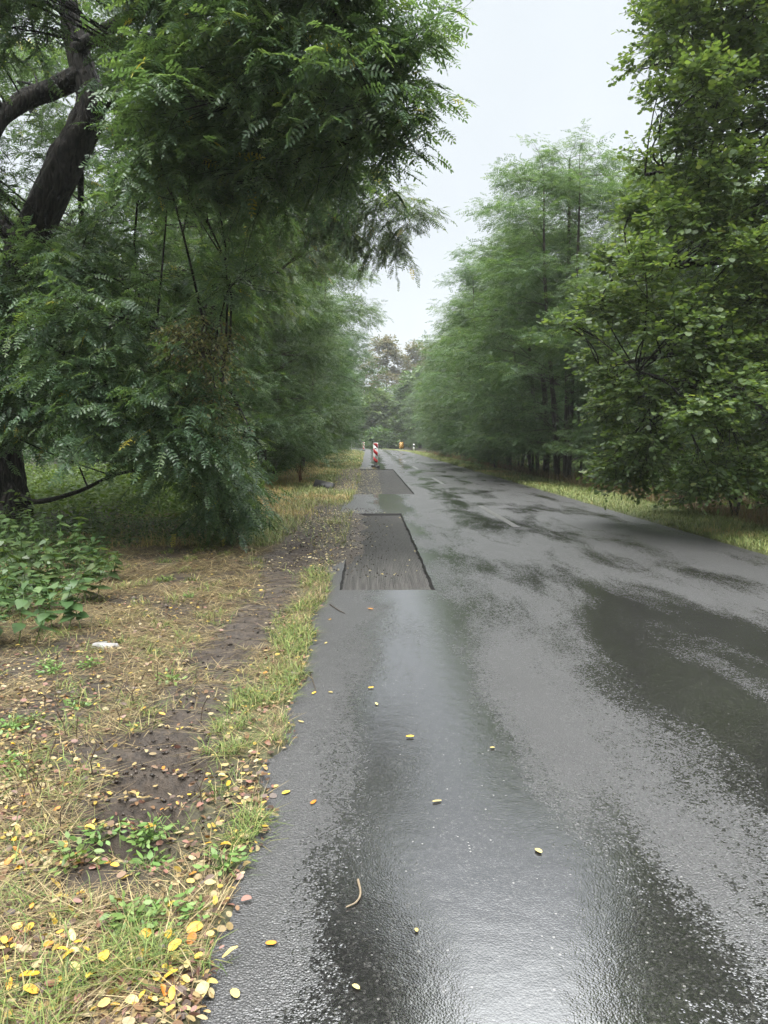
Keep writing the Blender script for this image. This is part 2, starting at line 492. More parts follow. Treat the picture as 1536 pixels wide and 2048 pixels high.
def ground_mat():
    m, n, b = mat_new('verge_soil'); lk = n.links.new
    c = nd(n, 'ShaderNodeTexCoord'); ob = c.outputs['Object']
    z = nd(n, 'ShaderNodeAttribute', attribute_name='zone')
    s = nd(n, 'ShaderNodeSeparateColor'); lk(z.outputs['Color'], s.inputs[0])
    t1 = nd(n, 'ShaderNodeTexNoise', Scale=28.0, Detail=7.0, Roughness=.7); lk(ob, t1.inputs['Vector'])
    t2 = nd(n, 'ShaderNodeTexNoise', Scale=2.3, Detail=5.0); lk(ob, t2.inputs['Vector'])
    soil = ramp_node(n, [(.3, (.016, .012, .009)), (.55, (.045, .033, .023)), (.75, (.10, .073, .046))]); lk(t1.outputs['Fac'], soil.inputs['Fac'])
    mud = ramp_node(n, [(.3, (.016, .0115, .008)), (.7, (.064, .046, .031))]); lk(t1.outputs['Fac'], mud.inputs['Fac'])
    gr = ramp_node(n, [(.3, (.045, .055, .018)), (.7, (.13, .15, .045))]); lk(t1.outputs['Fac'], gr.inputs['Fac'])
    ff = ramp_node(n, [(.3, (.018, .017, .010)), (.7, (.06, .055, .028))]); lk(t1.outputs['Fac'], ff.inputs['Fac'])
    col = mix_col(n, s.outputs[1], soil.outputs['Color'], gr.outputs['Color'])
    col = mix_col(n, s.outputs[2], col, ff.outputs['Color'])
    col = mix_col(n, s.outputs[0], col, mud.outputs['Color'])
    lk(col, b.inputs['Base Color'])
    rr = nd(n, 'ShaderNodeMapRange'); lk(t2.outputs['Fac'], rr.inputs['Value'])
    rr.inputs['To Min'].default_value = .35; rr.inputs['To Max'].default_value = .9
    lk(rr.outputs[0], b.inputs['Roughness'])
    bp = nd(n, 'ShaderNodeBump', Strength=1.0, Distance=.02); lk(t1.outputs['Fac'], bp.inputs['Height']); lk(bp.outputs[0], b.inputs['Normal'])
    return m
M['ground'] = ground_mat()

# ------------------------------------------------------------------ the lie of the land
LEFT, RIGHT = -0.42, 5.0
def road_off(y):
    y = np.asarray(y, float)
    return -0.0026 * np.maximum(y - 85, 0) ** 2 - .004 * np.maximum(y - 10, 0)
def mud_y(y):
    return np.maximum(sstep(8.0, 9.2, y) * (1 - sstep(15.5, 18, y)), sstep(20, 22, y) * (1 - sstep(36, 41, y)))
def edge_left(y):
    y = np.asarray(y, float)
    n_ = (fbm(y * 0 + 3.3, y, 2.2) - .5) * .16 + (fbm(y * 0 + 9.3, y, 9) - .5) * .06
    a = sstep(8.2, 9.4, y) * (1 - sstep(14.6, 15.2, y))
    b_ = sstep(20, 21, y) * (1 - sstep(37, 38, y))
    return LEFT + n_ + a * (.44 + (fbm(y * 0 + 1.7, y, 1.5) - .5) * .35) + b_ * (.16 + (fbm(y * 0 + 5.7, y, .8) - .5) * .3)
def track_mask(x, y):
    cx = -0.92 - .06 * sstep(4, 8, y) + .05 * np.sin(y * 1.1)
    return np.exp(-((x - cx) / .23) ** 4) * sstep(1.9, 2.9, y) * (1 - sstep(10, 13, y)) * sstep(.30, .48, fbm(x, y * .6, 1.3, N2) + .17)
def zones(x, y):
    xr = x - road_off(y)
    d = fbm(x, y, 1.1)
    mud = track_mask(x, y)
    lip = np.exp(-((xr + .80) / .52) ** 4) * mud_y(y) * sstep(.25, .5, fbm(x, y, 1.6, N2) + .2)
    patchm = sstep(.62, .72, fbm(x + 40, y, .8, N3)) * (xr < -.5) * (y < 4) * .9
    mud = np.clip(mud + lip + patchm, 0, 1) * (xr < 2)
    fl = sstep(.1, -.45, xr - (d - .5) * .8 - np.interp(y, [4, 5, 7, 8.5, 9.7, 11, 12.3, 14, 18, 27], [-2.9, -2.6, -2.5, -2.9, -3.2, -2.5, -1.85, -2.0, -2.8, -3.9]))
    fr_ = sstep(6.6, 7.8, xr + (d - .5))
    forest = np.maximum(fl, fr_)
    farg = sstep(13, 24, y)
    strip = np.exp(-((xr + .56) / .16) ** 2) * (1 - mud_y(y))
    grass = np.clip(np.maximum(strip * .6, farg * .85) * (xr < 0) + (xr > 4.8) * .9, 0, 1) * (1 - forest)
    return mud, grass, forest
def gh(x, y):
    x = np.asarray(x, float); y = np.asarray(y, float)
    xr = x - road_off(y)
    s = np.maximum(edge_left(y) - xr, xr - RIGHT - (fbm(y * 0 + 4, y, 2.0) - .5) * .15)
    wide = .07 + .28 * mud_y(y) * (xr < 2)
    rise = sstep(-.03, 1, (s + .03) / wide)
    up = .012 + .025 * (fbm(x, y, 2.5) - .35) * sstep(0, .4, s) + .02 * (fbm(x, y, 14, N2) - .5) * sstep(0, .2, s)
    up = up + .14 * (fbm(x, y, .25, N3) - .5) * sstep(.8, 4, s)
    up = up - np.where(xr > 2, .22 * np.exp(-((xr - 8.2) / 1.2) ** 2), 0)
    z = -.11 + (.11 + up) * rise
    tm = track_mask(x, y)
    lug = np.tanh(3.5 * np.sin(2 * math.pi * (y + .25 * np.abs(x + 1.0)) / .24 + .8 * fbm(x, y, 1.2)))
    z = z + tm * (-.055 + .055 * lug + .025 * (fbm(x, y, 11, N3) - .5))
    return z

def axis_pts(segs):
    a = [segs[0][0]]
    for (x0, x1, st) in segs:
        k = max(1, int(round((x1 - x0) / st)))
        a += list(np.linspace(x0, x1, k + 1)[1:])
    return np.array(a)
gx = axis_pts([(-420, -60, 40), (-60, -14, 3), (-14, -5, .45), (-5, -2, .06), (-2, .1, .028), (.1, 4.4, .8), (4.4, 5.6, .08), (5.6, 9.5, .3), (9.5, 15, 1), (15, 60, 4), (60, 420, 40)])
gy = axis_pts([(-60, -4, 8), (-4, 1.2, .4), (1.2, 9, .032), (9, 16, .07), (16, 42, .2), (42, 130, 1.2), (130, 200, 5), (200, 600, 50)])
XX, YY = np.meshgrid(gx, gy, indexing='ij')
ZZ = gh(XX, YY)
nx, ny = XX.shape
ii = (np.arange(nx - 1)[:, None] * ny + np.arange(ny - 1)[None]).ravel()
GF = np.stack([ii, ii + ny, ii + ny + 1, ii + 1], -1)
zm, zg, zf = zones(XX, YY)
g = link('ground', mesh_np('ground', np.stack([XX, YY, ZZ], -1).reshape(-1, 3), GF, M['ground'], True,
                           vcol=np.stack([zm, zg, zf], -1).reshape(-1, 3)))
tag(g, kind='structure')

# ------------------------------------------------------------------ road with two milled-out pits
PIT_D = .040
PITS = [(-.31, .62, 7.18, 14.8), (-.60, 1.22, 20.1, 37.3)]
ys = np.unique(np.concatenate([axis_pts([(-8, 2, .5), (2, 7, .25), (7, 15, .11), (15, 40, .4), (40, 85, 3), (85, 170, 1.5)]), [7.18, 14.8, 20.1, 37.3]]))
ys = ys[np.insert(np.diff(ys) > 1e-6, 0, True)]
xs = np.unique(np.round(np.concatenate([[LEFT - .18, -.60, 1.22, 3.1, RIGHT], np.linspace(-.31, .62, 12)]), 4))
def chip(x, y):
    k = max([float(a - .02 <= x <= b_ + .02 and c - .02 <= y <= d + .02) for a, b_, c, d in PITS])
    return x + k * (float(fbm(x * 3, y, 9.1)) - .5) * .03, y + k * (float(fbm(x, y * 3, 9.3, N2)) - .5) * .04
rb, pf = MB(), MB()
def rp_(x, y, z):
    if z <= 0: x, y = chip(x, y)
    return (x + float(road_off(y)), y, z)
def crown(x): return .0
for j in range(len(ys) - 1):
    y0, y1 = ys[j], ys[j + 1]; ym = (y0 + y1) / 2
    for i in range(len(xs) - 1):
        x0, x1 = xs[i], xs[i + 1]; xm = (x0 + x1) / 2
        pit = any(a < xm < b_ and c < ym < d for a, b_, c, d in PITS)
        z = -PIT_D if pit else 0.0
        (pf if pit else rb).add([rp_(x0, y0, z), rp_(x1, y0, z), rp_(x1, y1, z), rp_(x0, y1, z)], [(0, 1, 2, 3)])
tag(rb.build('road', M['asphalt']), kind='structure')
tag(pf.build('milled_pit_floor', M['milled']), kind='structure')
wb = MB()
for (a, b_, c, d) in PITS:                      # ragged cut faces round each pit
    for (p, q) in (((a, c), (b_, c)), ((b_, c), (b_, d)), ((b_, d), (a, d)), ((a, d), (a, c))):
        k = max(2, int(math.hypot(q[0] - p[0], q[1] - p[1]) / .08))
        t = np.linspace(0, 1, k)
        px = p[0] + (q[0] - p[0]) * t; py = p[1] + (q[1] - p[1]) * t
        ch = np.array([chip(a_, b2_) for a_, b2_ in zip(px, py)]); px, py = ch[:, 0], ch[:, 1]
        px = px + road_off(py)
        top = np.stack([px, py, np.full(k, -.0005)], -1); bot = np.stack([px, py, np.full(k, -PIT_D - .01)], -1)
        cx, cy_ = (a + b_) / 2, (c + d) / 2
        inw = np.stack([np.sign(cx - px) * (abs(p[0] - q[0]) < .01), np.sign(cy_ - py) * (abs(p[1] - q[1]) < .01), np.zeros(k)], -1)
        bot = bot + inw * (.012 + .025 * rng.random(k))[:, None]
        V = np.vstack([top, bot]); i0 = np.arange(k - 1)
        wb.addnp(V, np.stack([i0, i0 + 1, i0 + 1 + k, i0 + k], -1))
tag(wb.build('milled_pit_edge', M['cut']), kind='structure')
mk = MB()
for k in range(7):
    y0 = 12.4 + 12.4 * k - (0 if k else 0); y1 = y0 + 4.1
    yy = np.linspace(y0, y1, 8)
    for a, c in zip(yy[:-1], yy[1:]):
        mk.add([rp_(2.38, a, .004), rp_(2.50, a, .004), rp_(2.50, c, .004), rp_(2.38, c, .004)], [(0, 1, 2, 3)])
tag(mk.build('road_marking', M['paint']), kind='structure')

# ------------------------------------------------------------------ signs
M['white'] = plain('retroreflective_white', (.78, .78, .76), .35)
M['red'] = plain('retroreflective_red', (.55, .025, .03), .35)
M['yellow'] = plain('warning_yellow', (.80, .42, .04), .4)
M['black'] = plain('black_paint', (.012, .012, .013), .4)
M['rubber'] = plain('black_recycled_rubber', (.018, .018, .018), .55, noise=30)
M['steel'] = plain('galvanised_steel', (.35, .36, .36), .4, metallic=.6)
M['smudge'] = plain('grey_sticker', (.12, .12, .13), .5)

def clip_rect(poly, x0, x1, z0, z1):
    def cl(pts, ins, inter):
        o = []
        for i in range(len(pts)):
            a, b_ = pts[i - 1], pts[i]
            if ins(b_):
                if not ins(a): o.append(inter(a, b_))
                o.append(b_)
            elif ins(a): o.append(inter(a, b_))
        return o
    def ix(v):
        return lambda a, b_: (v, a[1] + (b_[1] - a[1]) * (v - a[0]) / (b_[0] - a[0]))
    def iz(v):
        return lambda a, b_: (a[0] + (b_[0] - a[0]) * (v - a[1]) / (b_[1] - a[1]), v)
    for ins, it in ((lambda p: p[0] >= x0, ix(x0)), (lambda p: p[0] <= x1, ix(x1)), (lambda p: p[1] >= z0, iz(z0)), (lambda p: p[1] <= z1, iz(z1))):
        if not poly: break
        poly = cl(poly, ins, it)
    return poly

def rounded(x0, x1, z0, z1, r, n=4):
    pts = []
    for cx, cz, a0 in ((x1 - r, z0 + r, -90), (x1 - r, z1 - r, 0), (x0 + r, z1 - r, 90), (x0 + r, z0 + r, 180)):
        for k in range(n + 1):
            a = R_(a0 + 90 * k / n); pts.append((cx + r * math.cos(a), cz + r * math.sin(a)))
    return pts

def stripes(x0, x1, z0, z1, period, width, phase, y):
    """bands that fall to the right, on the board's near face"""
    mb = MB(); W = x1 - x0
    k = -4
    while k < 12:
        zt = z0 + phase + k * period
        poly = [(x0 - .01, zt), (x1 + .01, zt - W - .02), (x1 + .01, zt - W - .02 + width), (x0 - .01, zt + width)]
        poly = clip_rect(poly, x0, x1, z0, z1)
        if len(poly) >= 3:
            mb.prism(poly, y, y + .003)
        k += 1
    return mb

def beacon(loc, rz, s=1.0):
    t = empty('guide_beacon', loc, rz); t.scale = (s, s, s)
    b_ = MB()
    out_ = [(-.40, 0), (.40, 0), (.40, .05), (.36, .10), (-.36, .10), (-.40, .05)]
    b_.add([(y_, x_, z_) for x_, z_ in out_ for y_ in (-.2, .2)], [(0, 2, 4, 6, 8, 10), (11, 9, 7, 5, 3, 1)] + [(2 * i, 2 * i + 1, (2 * i + 3) % 12, (2 * i + 2) % 12) for i in range(6)])
    b_.box(-.08, .08, -.07, .07, .099, .15)
    b_.build('foot_plate', M['rubber'], t)
    p = MB(); p.box(-.03, .03, -.02, .02, .14, 1.22); p.build('post', M['white'], t)
    bd = MB(); bd.prism(rounded(-.135, .135, .23, 1.28, .03), -.045, -.021); bd.build('board', M['white'], t)
    st = stripes(-.118, .118, .25, 1.26, .42, .21, .13, -.0485)
    st.build('red_stripes', M['red'], t)
    return t
b1 = G(751, 934.5)
t1 = beacon((b1[0], b1[1], .002), R_(4), 1.02)
m_ = MB(); m_.prism(rounded(-.055, .045, .945, 1.01, .01), -.050, -.0485); m_.build('sticker', M['smudge'], t1)
tag(t1, 'red and white striped traffic beacon standing beyond the second milled pit', 'traffic beacon')
t2 = copy_tree(t1)
for ch in list(t2.children):
    if ch.name.startswith('sticker'): bpy.data.objects.remove(ch)
b2 = G(729, 902)
t2.location = (b2[0] - .1, b2[1], .002); t2.rotation_euler = (0, 0, R_(-8)); t2.scale = (.92,) * 3
tag(t2, 'small distant red and white beacon at the left road edge near the bend', 'traffic beacon')

hz = G(803, 899)
h = empty('hazard_marker', (hz[0], hz[1], -.05), R_(3))
bd = MB(); bd.prism(rounded(-.33, .33, .18, 1.22, .03), -.03, .0); bd.build('board', M['black'], h)
stripes(-.31, .31, .2, 1.2, .30, .15, .12, -.0335).build('yellow_stripes', M['yellow'], h)
for x in (-.2, .2):
    p = MB(); p.box(x - .03, x + .03, .002, .05, -.1, 1.15); p.build('post', M['steel'], h)
tag(h, 'black and yellow diagonally striped hazard board on the right verge at the bend', 'hazard board')

dl = G(827.5, 903)
d = empty('delineator_post', (dl[0], dl[1], -.02), R_(5))
p = MB()
p.prism([(-.09, 0), (.09, 0), (.085, .95), (-.085, 1.0)], -.045, .045); p.build('post_body', M['white'], d)
p = MB(); p.prism([(-.092, .66), (.092, .58), (.092, .83), (-.092, .91)], -.050, .050); p.build('black_band', M['black'], d)
p = MB(); p.box(-.02, .02, -.054, -.0505, .68, .83); p.build('reflector', M['steel'], d)
tag(d, 'white roadside delineator post with a black band on the right verge', 'delineator post')

pl = G(703, 905)
p = MB(); V, F = tubes([[(0, 0, -.2), (0, 0, 1.0), (.01, 0, 2.0)]], [[.03, .03, .03]], 8); p.addnp(V, F)
p.box(-.032, .032, -.032, .032, 2.0, 2.03)
o = p.build('marker_pole', M['steel']); o.location = (pl[0], pl[1], 0)
tag(o, 'thin grey pole standing in the left verge far down the road', 'pole')

# overturned black rubber foot plate lying in the left verge
fp = G(646, 978)
t = empty('rubber_foot_plate', (fp[0], fp[1], float(gh(fp[0], fp[1])) + .06), R_(-35)); t.rotation_euler = (R_(62), R_(9), R_(-28))
p = MB(); p.prism([(-.34, -.05), (.34, -.05), (.34, .0), (.29, .06), (-.29, .06), (-.34, .0)], -.16, .16); p.build('plate', M['rubber'], t)
p = MB(); p.box(-.06, .06, -.06, .06, .061, .10); p.build('socket', M['rubber'], t)
tag(t, 'black rubber beacon foot lying tipped over in the left grass verge', 'foot plate')

# ------------------------------------------------------------------ leaves and trees
def pinnate(pairs, sides, droop, seed, ll=.23, lw=.095, stem=True):
    r = np.random.default_rng(seed)
    V, F = [], []
    def leaflet(base, dirv, ln, wd, dz):
        d_ = unit(np.array([dirv[0], dirv[1], 0])); l_ = np.array([-d_[1], d_[0], 0])
        if sides == 4: prof = [(0, 0), (.5, .5), (1, 0), (.5, -.5)]
        else: prof = [(0, 0), (.28, .46), (.72, .46), (1, 0), (.72, -.46), (.28, -.46)]
        n0 = len(V)
        for a, b_ in prof:
            V.append(base + d_ * a * ln + l_ * b_ * wd + np.array([0, 0, dz * a * ln - .25 * abs(b_) * wd * 0]))
        F.append([n0 + i for i in range(len(prof))])
    rz = lambda x: np.array([x, 0, -droop * x * x])
    for k in range(pairs):
        x = .16 + .76 * k / max(1, pairs - 1) * (.98)
        tp = 1 - .35 * abs(k / max(1, pairs - 1) - .4)
        for sg in (-1, 1):
            leaflet(rz(x + r.normal(0, .008)), (.32 + r.normal(0, .12), sg), ll * tp * r.uniform(.85, 1.1), lw * tp * r.uniform(.9, 1.1), -.22 + r.normal(0, .22))
    leaflet(rz(.95), (1, r.normal(0, .15)), ll * .8, lw * .9, -.5)
    if stem:
        w_ = .007
        if sides == 6:
            n0 = len(V)
            V += [rz(0) + [0, w_, 0], rz(.5) + [0, w_, 0], rz(.95) + [0, w_ / 2, 0], rz(.95) - [0, w_ / 2, 0], rz(.5) - [0, w_, 0], rz(0) - [0, w_, 0]]
            F.append([n0 + i for i in range(6)])
    return np.array(V, float), np.array(F)

def broad(seed, kind):
    r = np.random.default_rng(seed)
    if kind == 'oak':
        prof = [(0, .02), (.18, .12), (.28, .26), (.38, .18), (.52, .34), (.62, .22), (.78, .28), (.9, .14), (1, .0)]
    elif kind == 'heart':
        prof = [(0, .05), (.06, .3), (.25, .36), (.55, .24), (.8, .1), (1, 0)]
    else:
        prof = [(0, .02), (.3, .24), (.65, .22), (1, 0)]
    up = [(x, y * r.uniform(.85, 1.12)) for x, y in prof]
    dn = [(x, -y * r.uniform(.85, 1.12)) for x, y in prof[:-1]][::-1]
    cup = r.uniform(.1, .5); dr = r.uniform(.1, .45)
    V = np.array([(x, y, -cup * abs(y) + .0 - dr * x * x * .5) for x, y in up + dn])
    return V, np.array([list(range(len(V)))])

ROB6 = [pinnate(6, 6, dq, s) for s, dq in enumerate((.15, .3, .5, .22))]
ROB4 = [pinnate(5, 4, dq, s + 9, .25, .12, False) for s, dq in enumerate((.15, .3, .5, .25))]
OAK = [broad(s, 'oak') for s in range(5)]
HEART = [broad(s + 20, 'heart') for s in range(4)]
OVAL = [broad(s + 40, 'oval') for s in range(4)]

def place(templ, O, D, Nn, S, r):
    """scatter leaf templates; returns V, F, leaf-number-per-face"""
    D = unit(D); Nn = unit(Nn - D * np.sum(Nn * D, -1, keepdims=True)); Lt = np.cross(Nn, D)
    pick = r.integers(0, len(templ), len(O))
    Vs, Fs, Is, base = [], [], [], 0
    for k, (T, TF) in enumerate(templ):
        q = np.where(pick == k)[0]
        if not len(q): continue
        s = S[q][:, None, None]
        V = O[q][:, None] + s * (T[None, :, 0, None] * D[q][:, None] + T[None, :, 1, None] * Lt[q][:, None] + T[None, :, 2, None] * Nn[q][:, None])
        F = TF[None] + (np.arange(len(q)) * len(T))[:, None, None] + base
        Vs.append(V.reshape(-1, 3)); Fs.append(F.reshape(-1, TF.shape[1])); Is.append(np.repeat(q, len(TF)))
        base += len(q) * len(T)
    return np.vstack(Vs), np.vstack(Fs), np.concatenate(Is)

Zup = np.array([0, 0, 1.0])
def twig_leaves(Pn, D, Ln, m, size, droop, r, grav=.25, spread=.9, tilt=.4):
    """leaves set alternately along drooping twigs"""
    n = len(Pn); D = unit(D)
    side = unit(np.cross(Zup, D) + r.normal(0, .12, (n, 3)))
    O, DD, NN, SS = [], [], [], []
    for j in range(m):
        t = (j + .6) / m
        o = Pn + D * (Ln * t)[:, None] - Zup * (grav * Ln * t * t)[:, None]
        sg = 1 if j % 2 else -1
        last = j == m - 1
        d_ = D * (.5 if not last else 1.2) + side * (0 if last else sg * spread) + r.normal(0, .22, (n, 3)) - Zup * (droop * (.6 + .8 * r.random(n)))[:, None]
        O.append(o); DD.append(d_); NN.append(Zup + r.normal(0, tilt, (n, 3))); SS.append(size * r.uniform(.5, 1.15, n) * (1 - .25 * abs(t - .45)))
    tw = np.stack([Pn, Pn + D * (Ln * .5)[:, None] - Zup * (grav * Ln * .25)[:, None], Pn + D * Ln[:, None] - Zup * (grav * Ln)[:, None]], 1)
    return np.vstack(O), np.vstack(DD), np.vstack(NN), np.concatenate(SS), tw

def in_ball(n, r, power=.45):
    v = unit(r.normal(size=(n, 3)))
    return v * (r.random(n) ** power)[:, None]

class Crown:
    """gathers leaf clusters and the branches that carry them"""
    def __init__(s, skel, srad, seed, templ, size, m, twigL, droop, grav=.25, tilt=.4, spread=.9):
        s.skel = np.asarray(skel); s.srad = np.asarray(srad); s.r = np.random.default_rng(seed)
        s.templ, s.size, s.m, s.twigL, s.droop, s.grav, s.tilt, s.spread = templ, size, m, twigL, droop, grav, tilt, spread
        s.leaf = []; s.bp = []; s.br = []; s.tw = []
    def cluster(s, c, rad, n, size=1.0, wood=True, hang=0.0):
        r = s.r; c = np.asarray(c, float); rad = np.broadcast_to(np.asarray(rad, float), (3,))
        dist = np.linalg.norm(s.skel - c, axis=1) + 1.2 * np.maximum(s.skel[:, 2] - c[2] + .2, 0) + np.abs(r.normal(0, .5, len(s.skel)))
        k = int(np.argmin(dist)); a = s.skel[k]
        q = in_ball(n, r); Pn = c + q * rad * .85
        outw = unit(c - a + 1e-6)
        D = q * .7 + outw * .55 + r.normal(0, .4, (n, 3)); D[:, 2] = D[:, 2] * .55 + .08 - hang
        Ln = s.twigL * r.uniform(.6, 1.2, n)
        O, DD, NN, SS, tw = twig_leaves(Pn, D, Ln, s.m, s.size * size, s.droop + hang * .5, r, s.grav + hang * .3, s.spread, s.tilt)
        s.leaf.append((O, DD, NN, SS)); s.tw.append(tw)
        if wood:
            r0 = max(.010, min(s.srad[k] * .5, .010 + .0045 * np.linalg.norm(c - a)))
            mid = (a + c) / 2 + Zup * .12 * np.linalg.norm(c - a) + r.normal(0, .11, 3) * np.linalg.norm(c - a)
            t = np.linspace(0, 1, 6)[:, None]
            path = (1 - t) ** 2 * a + 2 * t * (1 - t) * mid + t ** 2 * c
            s.bp.append(path); s.br.append(np.linspace(r0, r0 * .4, 6))
            for i in range(min(n, 7)):
                e_ = Pn[i]; st = path[r.integers(3, 6)]
                tt = np.linspace(0, 1, 6)[:, None]
                mm = (st + e_) / 2 + r.normal(0, .05, 3)
                s.bp.append((1 - tt) ** 2 * st + 2 * tt * (1 - tt) * mm + tt ** 2 * e_); s.br.append(np.linspace(r0 * .4, r0 * .15, 6))
    def leaves_mesh(s, name, mat, bias=0.0):
        O, D, Nn, S = (np.concatenate([l[i] for l in s.leaf]) for i in range(4))
        V, F, I = place(s.templ, O, D, Nn, S, s.r)
        v = np.clip(s.r.beta(2.2, 2.2, len(O)) + bias, 0, .965)
        v[s.r.random(len(O)) < .008] = 1.0
        return mesh_np(name, V, F, mat, fvar=v[I])
    def wood_mesh(s, name, mat, trunk, twigs=True):
        mb_V, mb_F, base = [], [], 0
        for (pts, rad, n_, sd, wb_) in trunk:
            p_, r_ = smooth_path(pts, rad, n_)
            V, F = tubes(p_[None], r_[None], sd, wb_); mb_V.append(V); mb_F.append(F + base); base += len(V)
        if s.bp:
            V, F = tubes(np.array(s.bp), np.array(s.br), 5); mb_V.append(V); mb_F.append(F + base); base += len(V)
        if twigs and s.tw:
            tw = np.concatenate(s.tw)
            V, F = tubes(tw, np.broadcast_to(np.array([.0045, .003, .0015]), tw.shape[:2]), 3); mb_V.append(V); mb_F.append(F + base)
        return mesh_np(name, np.vstack(mb_V), np.vstack(mb_F), mat, True)

def skeleton(trunk):
    S, Rr = [], []
    for (pts, rad, n_, sd, wb_) in trunk:
        p_, r_ = smooth_path(pts, rad, max(n_, 10)); S.append(p_[1:]); Rr.append(r_[1:])
    return np.vstack(S), np.concatenate(Rr)

# ---- the big leaning robinia that overhangs the verge
RT = 13.3
def PP(*a): return [P(*q) for q in a]
base = G(12, 1046)
trunkA = [
    ([base + [0, 0, -.2]] + PP((0, 960, RT), (-6, 820, RT), (10, 640, RT), (66, 470, RT), (132, 325, RT), (182, 215, RT), (160, 120, RT), (138, 20, RT), (128, -130, RT), (150, -300, RT)),
     [.50, .40, .35, .32, .29, .28, .24, .18, .15, .11, .07], 170, 56, -.14),
]
limbsA = [
    (PP((165, 150, RT), (105, 178, RT), (40, 205, RT - .2), (-10, 255, RT - .5), (-30, 360, RT - .8)), [.18, .165, .15, .125, .09], 60, 30, -.10),
    (PP((45, 500, RT), (0, 440, RT), (-60, 380, RT), (-140, 250, RT)), [.2, .15, .12, .08], 16, 10, .03),
    (PP((185, 215, RT), (232, 208, RT - .3), (252, 232, RT - .6)), [.12, .09, .05], 10, 9, .03),
    (PP((150, 100, RT), (290, 20, 11.8), (480, -20, 10), (660, 20, 8.6), (800, 70, 7.9)), [.12, .09, .07, .045, .02], 24, 8, .02),
    (PP((180, 215, RT), (330, 170, 11.8), (500, 170, 10.2), (680, 210, 8.8), (820, 260, 8.2)), [.10, .085, .065, .04, .02], 24, 8, .02),
    (PP((128, -130, RT), (300, -200, 11), (500, -220, 9), (700, -120, 7.6)), [.09, .07, .05, .03], 20, 8, .02),
    (PP((5, 640, RT), (150, 610, 12.2), (300, 650, 11), (430, 740, 10.2), (500, 860, 10)), [.13, .09, .06, .04, .02], 24, 8, .02),
    (PP((0, 820, RT), (120, 770, 12), (260, 800, 10.8), (380, 880, 10)), [.12, .08, .05, .025], 18, 8, .02),
    (PP((10, 960, RT), (60, 1003, 13), (150, 985, 12.2), (230, 950, 11.6), (330, 930, 11)), [.09, .05, .035, .025, .015], 20, 7, .02),
    (PP((160, 330, RT + .3), (165, 450, RT + 1.2), (190, 560, RT + 1.5), (205, 610, RT + 1.5)), [.06, .05, .07, .03], 16, 7, .03),
]
allA = trunkA + limbsA
skA, srA = skeleton(allA)
CA = Crown(skA, srA, 11, ROB6, .27, 9, .6, .32, .2)
r = np.random.default_rng(5)
def interp(v, tab):
    return np.interp(v, [q[0] for q in tab], [q[1] for q in tab])
umaxA = [(-300, 760), (0, 720), (60, 725), (100, 790), (150, 760), (200, 750), (250, 780), (310, 730), (350, 650), (430, 620), (520, 560), (600, 500)]
trunk_uv = np.array([(0, 700), (5, 640), (55, 470), (128, 325), (182, 215), (160, 120), (140, 40), (90, 180), (30, 210)])
def near_trunk(u, v):
    return np.min(np.hypot(trunk_uv[:, 0] - u, trunk_uv[:, 1] - v)) < 120
for v in range(-330, 560, 88):
    um = interp(v, umaxA)
    for u in list(range(-280, int(um) - 95, 98)) + [um - 62]:
        for lay in (0, 1, 2):
            if (lay == 2 and r.random() < .6) or (lay == 1 and r.random() < .34): continue
            uu = u + r.normal(0, 26) * (u < um - 70); vv = v + r.normal(0, 26)
            Yc = (r.uniform(7.2, 9.2), r.uniform(9.5, 12), r.uniform(12, 15))[lay]
            if lay == 0 and uu < 320: Yc = r.uniform(9, 11)
            if near_trunk(uu, vv) and 0 < vv + 60:
                if lay < 1: continue
                Yc = r.uniform(14.8, 18.0)
            if uu > um - 70 and lay == 2: continue
            if lay == 0 and vv > 420: continue
            rp2 = r.uniform(60, 82) * Yc / FPX
            CA.cluster(P(uu, vv, Yc), (rp2, rp2, rp2 * .72), int(22 + 9 * r.random()), hang=.04 if vv < 330 else .10)
for (u, v, Yc, rr) in [(815, 85, 7.6, 38), (785, 240, 8, 40), (838, 98, 7.6, 20), (820, 240, 8, 20), (755, 10, 7.6, 40), (775, 290, 8.1, 30), (755, 160, 7.8, 45), (800, 140, 7.7, 22)]:
    q = rr * Yc / FPX
    CA.cluster(P(u, v, Yc), (q, q, q * .7), int(5 + rr * .35))
# the low, drooping skirt of the same tree
low = [(60, 640), (150, 620), (240, 640), (300, 680), (350, 740), (380, 800), (100, 720), (200, 720), (280, 770), (330, 830), (380, 880), (410, 930), (60, 800), (150, 800), (230, 840), (300, 870), (420, 975), (440, 1000), (425, 860), (60, 840), (410, 930), (30, 560), (120, 540), (200, 560), (270, 600), (-40, 700), (-60, 820), (-50, 600)]
for (u, v) in low:
    for lay in range(2):
        Yc = (r.uniform(9.2, 10.6) if lay == 0 else r.uniform(10.8, 12.5)) - .0008 * max(0, v - 600)
        q = r.uniform(50, 66) * Yc / FPX
        c = P(u + r.normal(0, 16), v + r.normal(0, 14), Yc)
        c[2] = max(c[2], .35)
        CA.cluster(c, (q, q, q * .7), 24, hang=.10)
for (u, v) in [(110, 440), (170, 480), (230, 430), (290, 470), (350, 440), (410, 470), (140, 530), (210, 560), (280, 540), (340, 560), (400, 560), (310, 620), (370, 640), (430, 640), (450, 540), (260, 500), (60, 520)]:
    Yc = r.uniform(13.6, 16.0); q = r.uniform(60, 76) * Yc / FPX
    CA.cluster(P(u + r.normal(0, 14), v + r.normal(0, 14), Yc), (q, q, q * .7), 24, hang=.05)
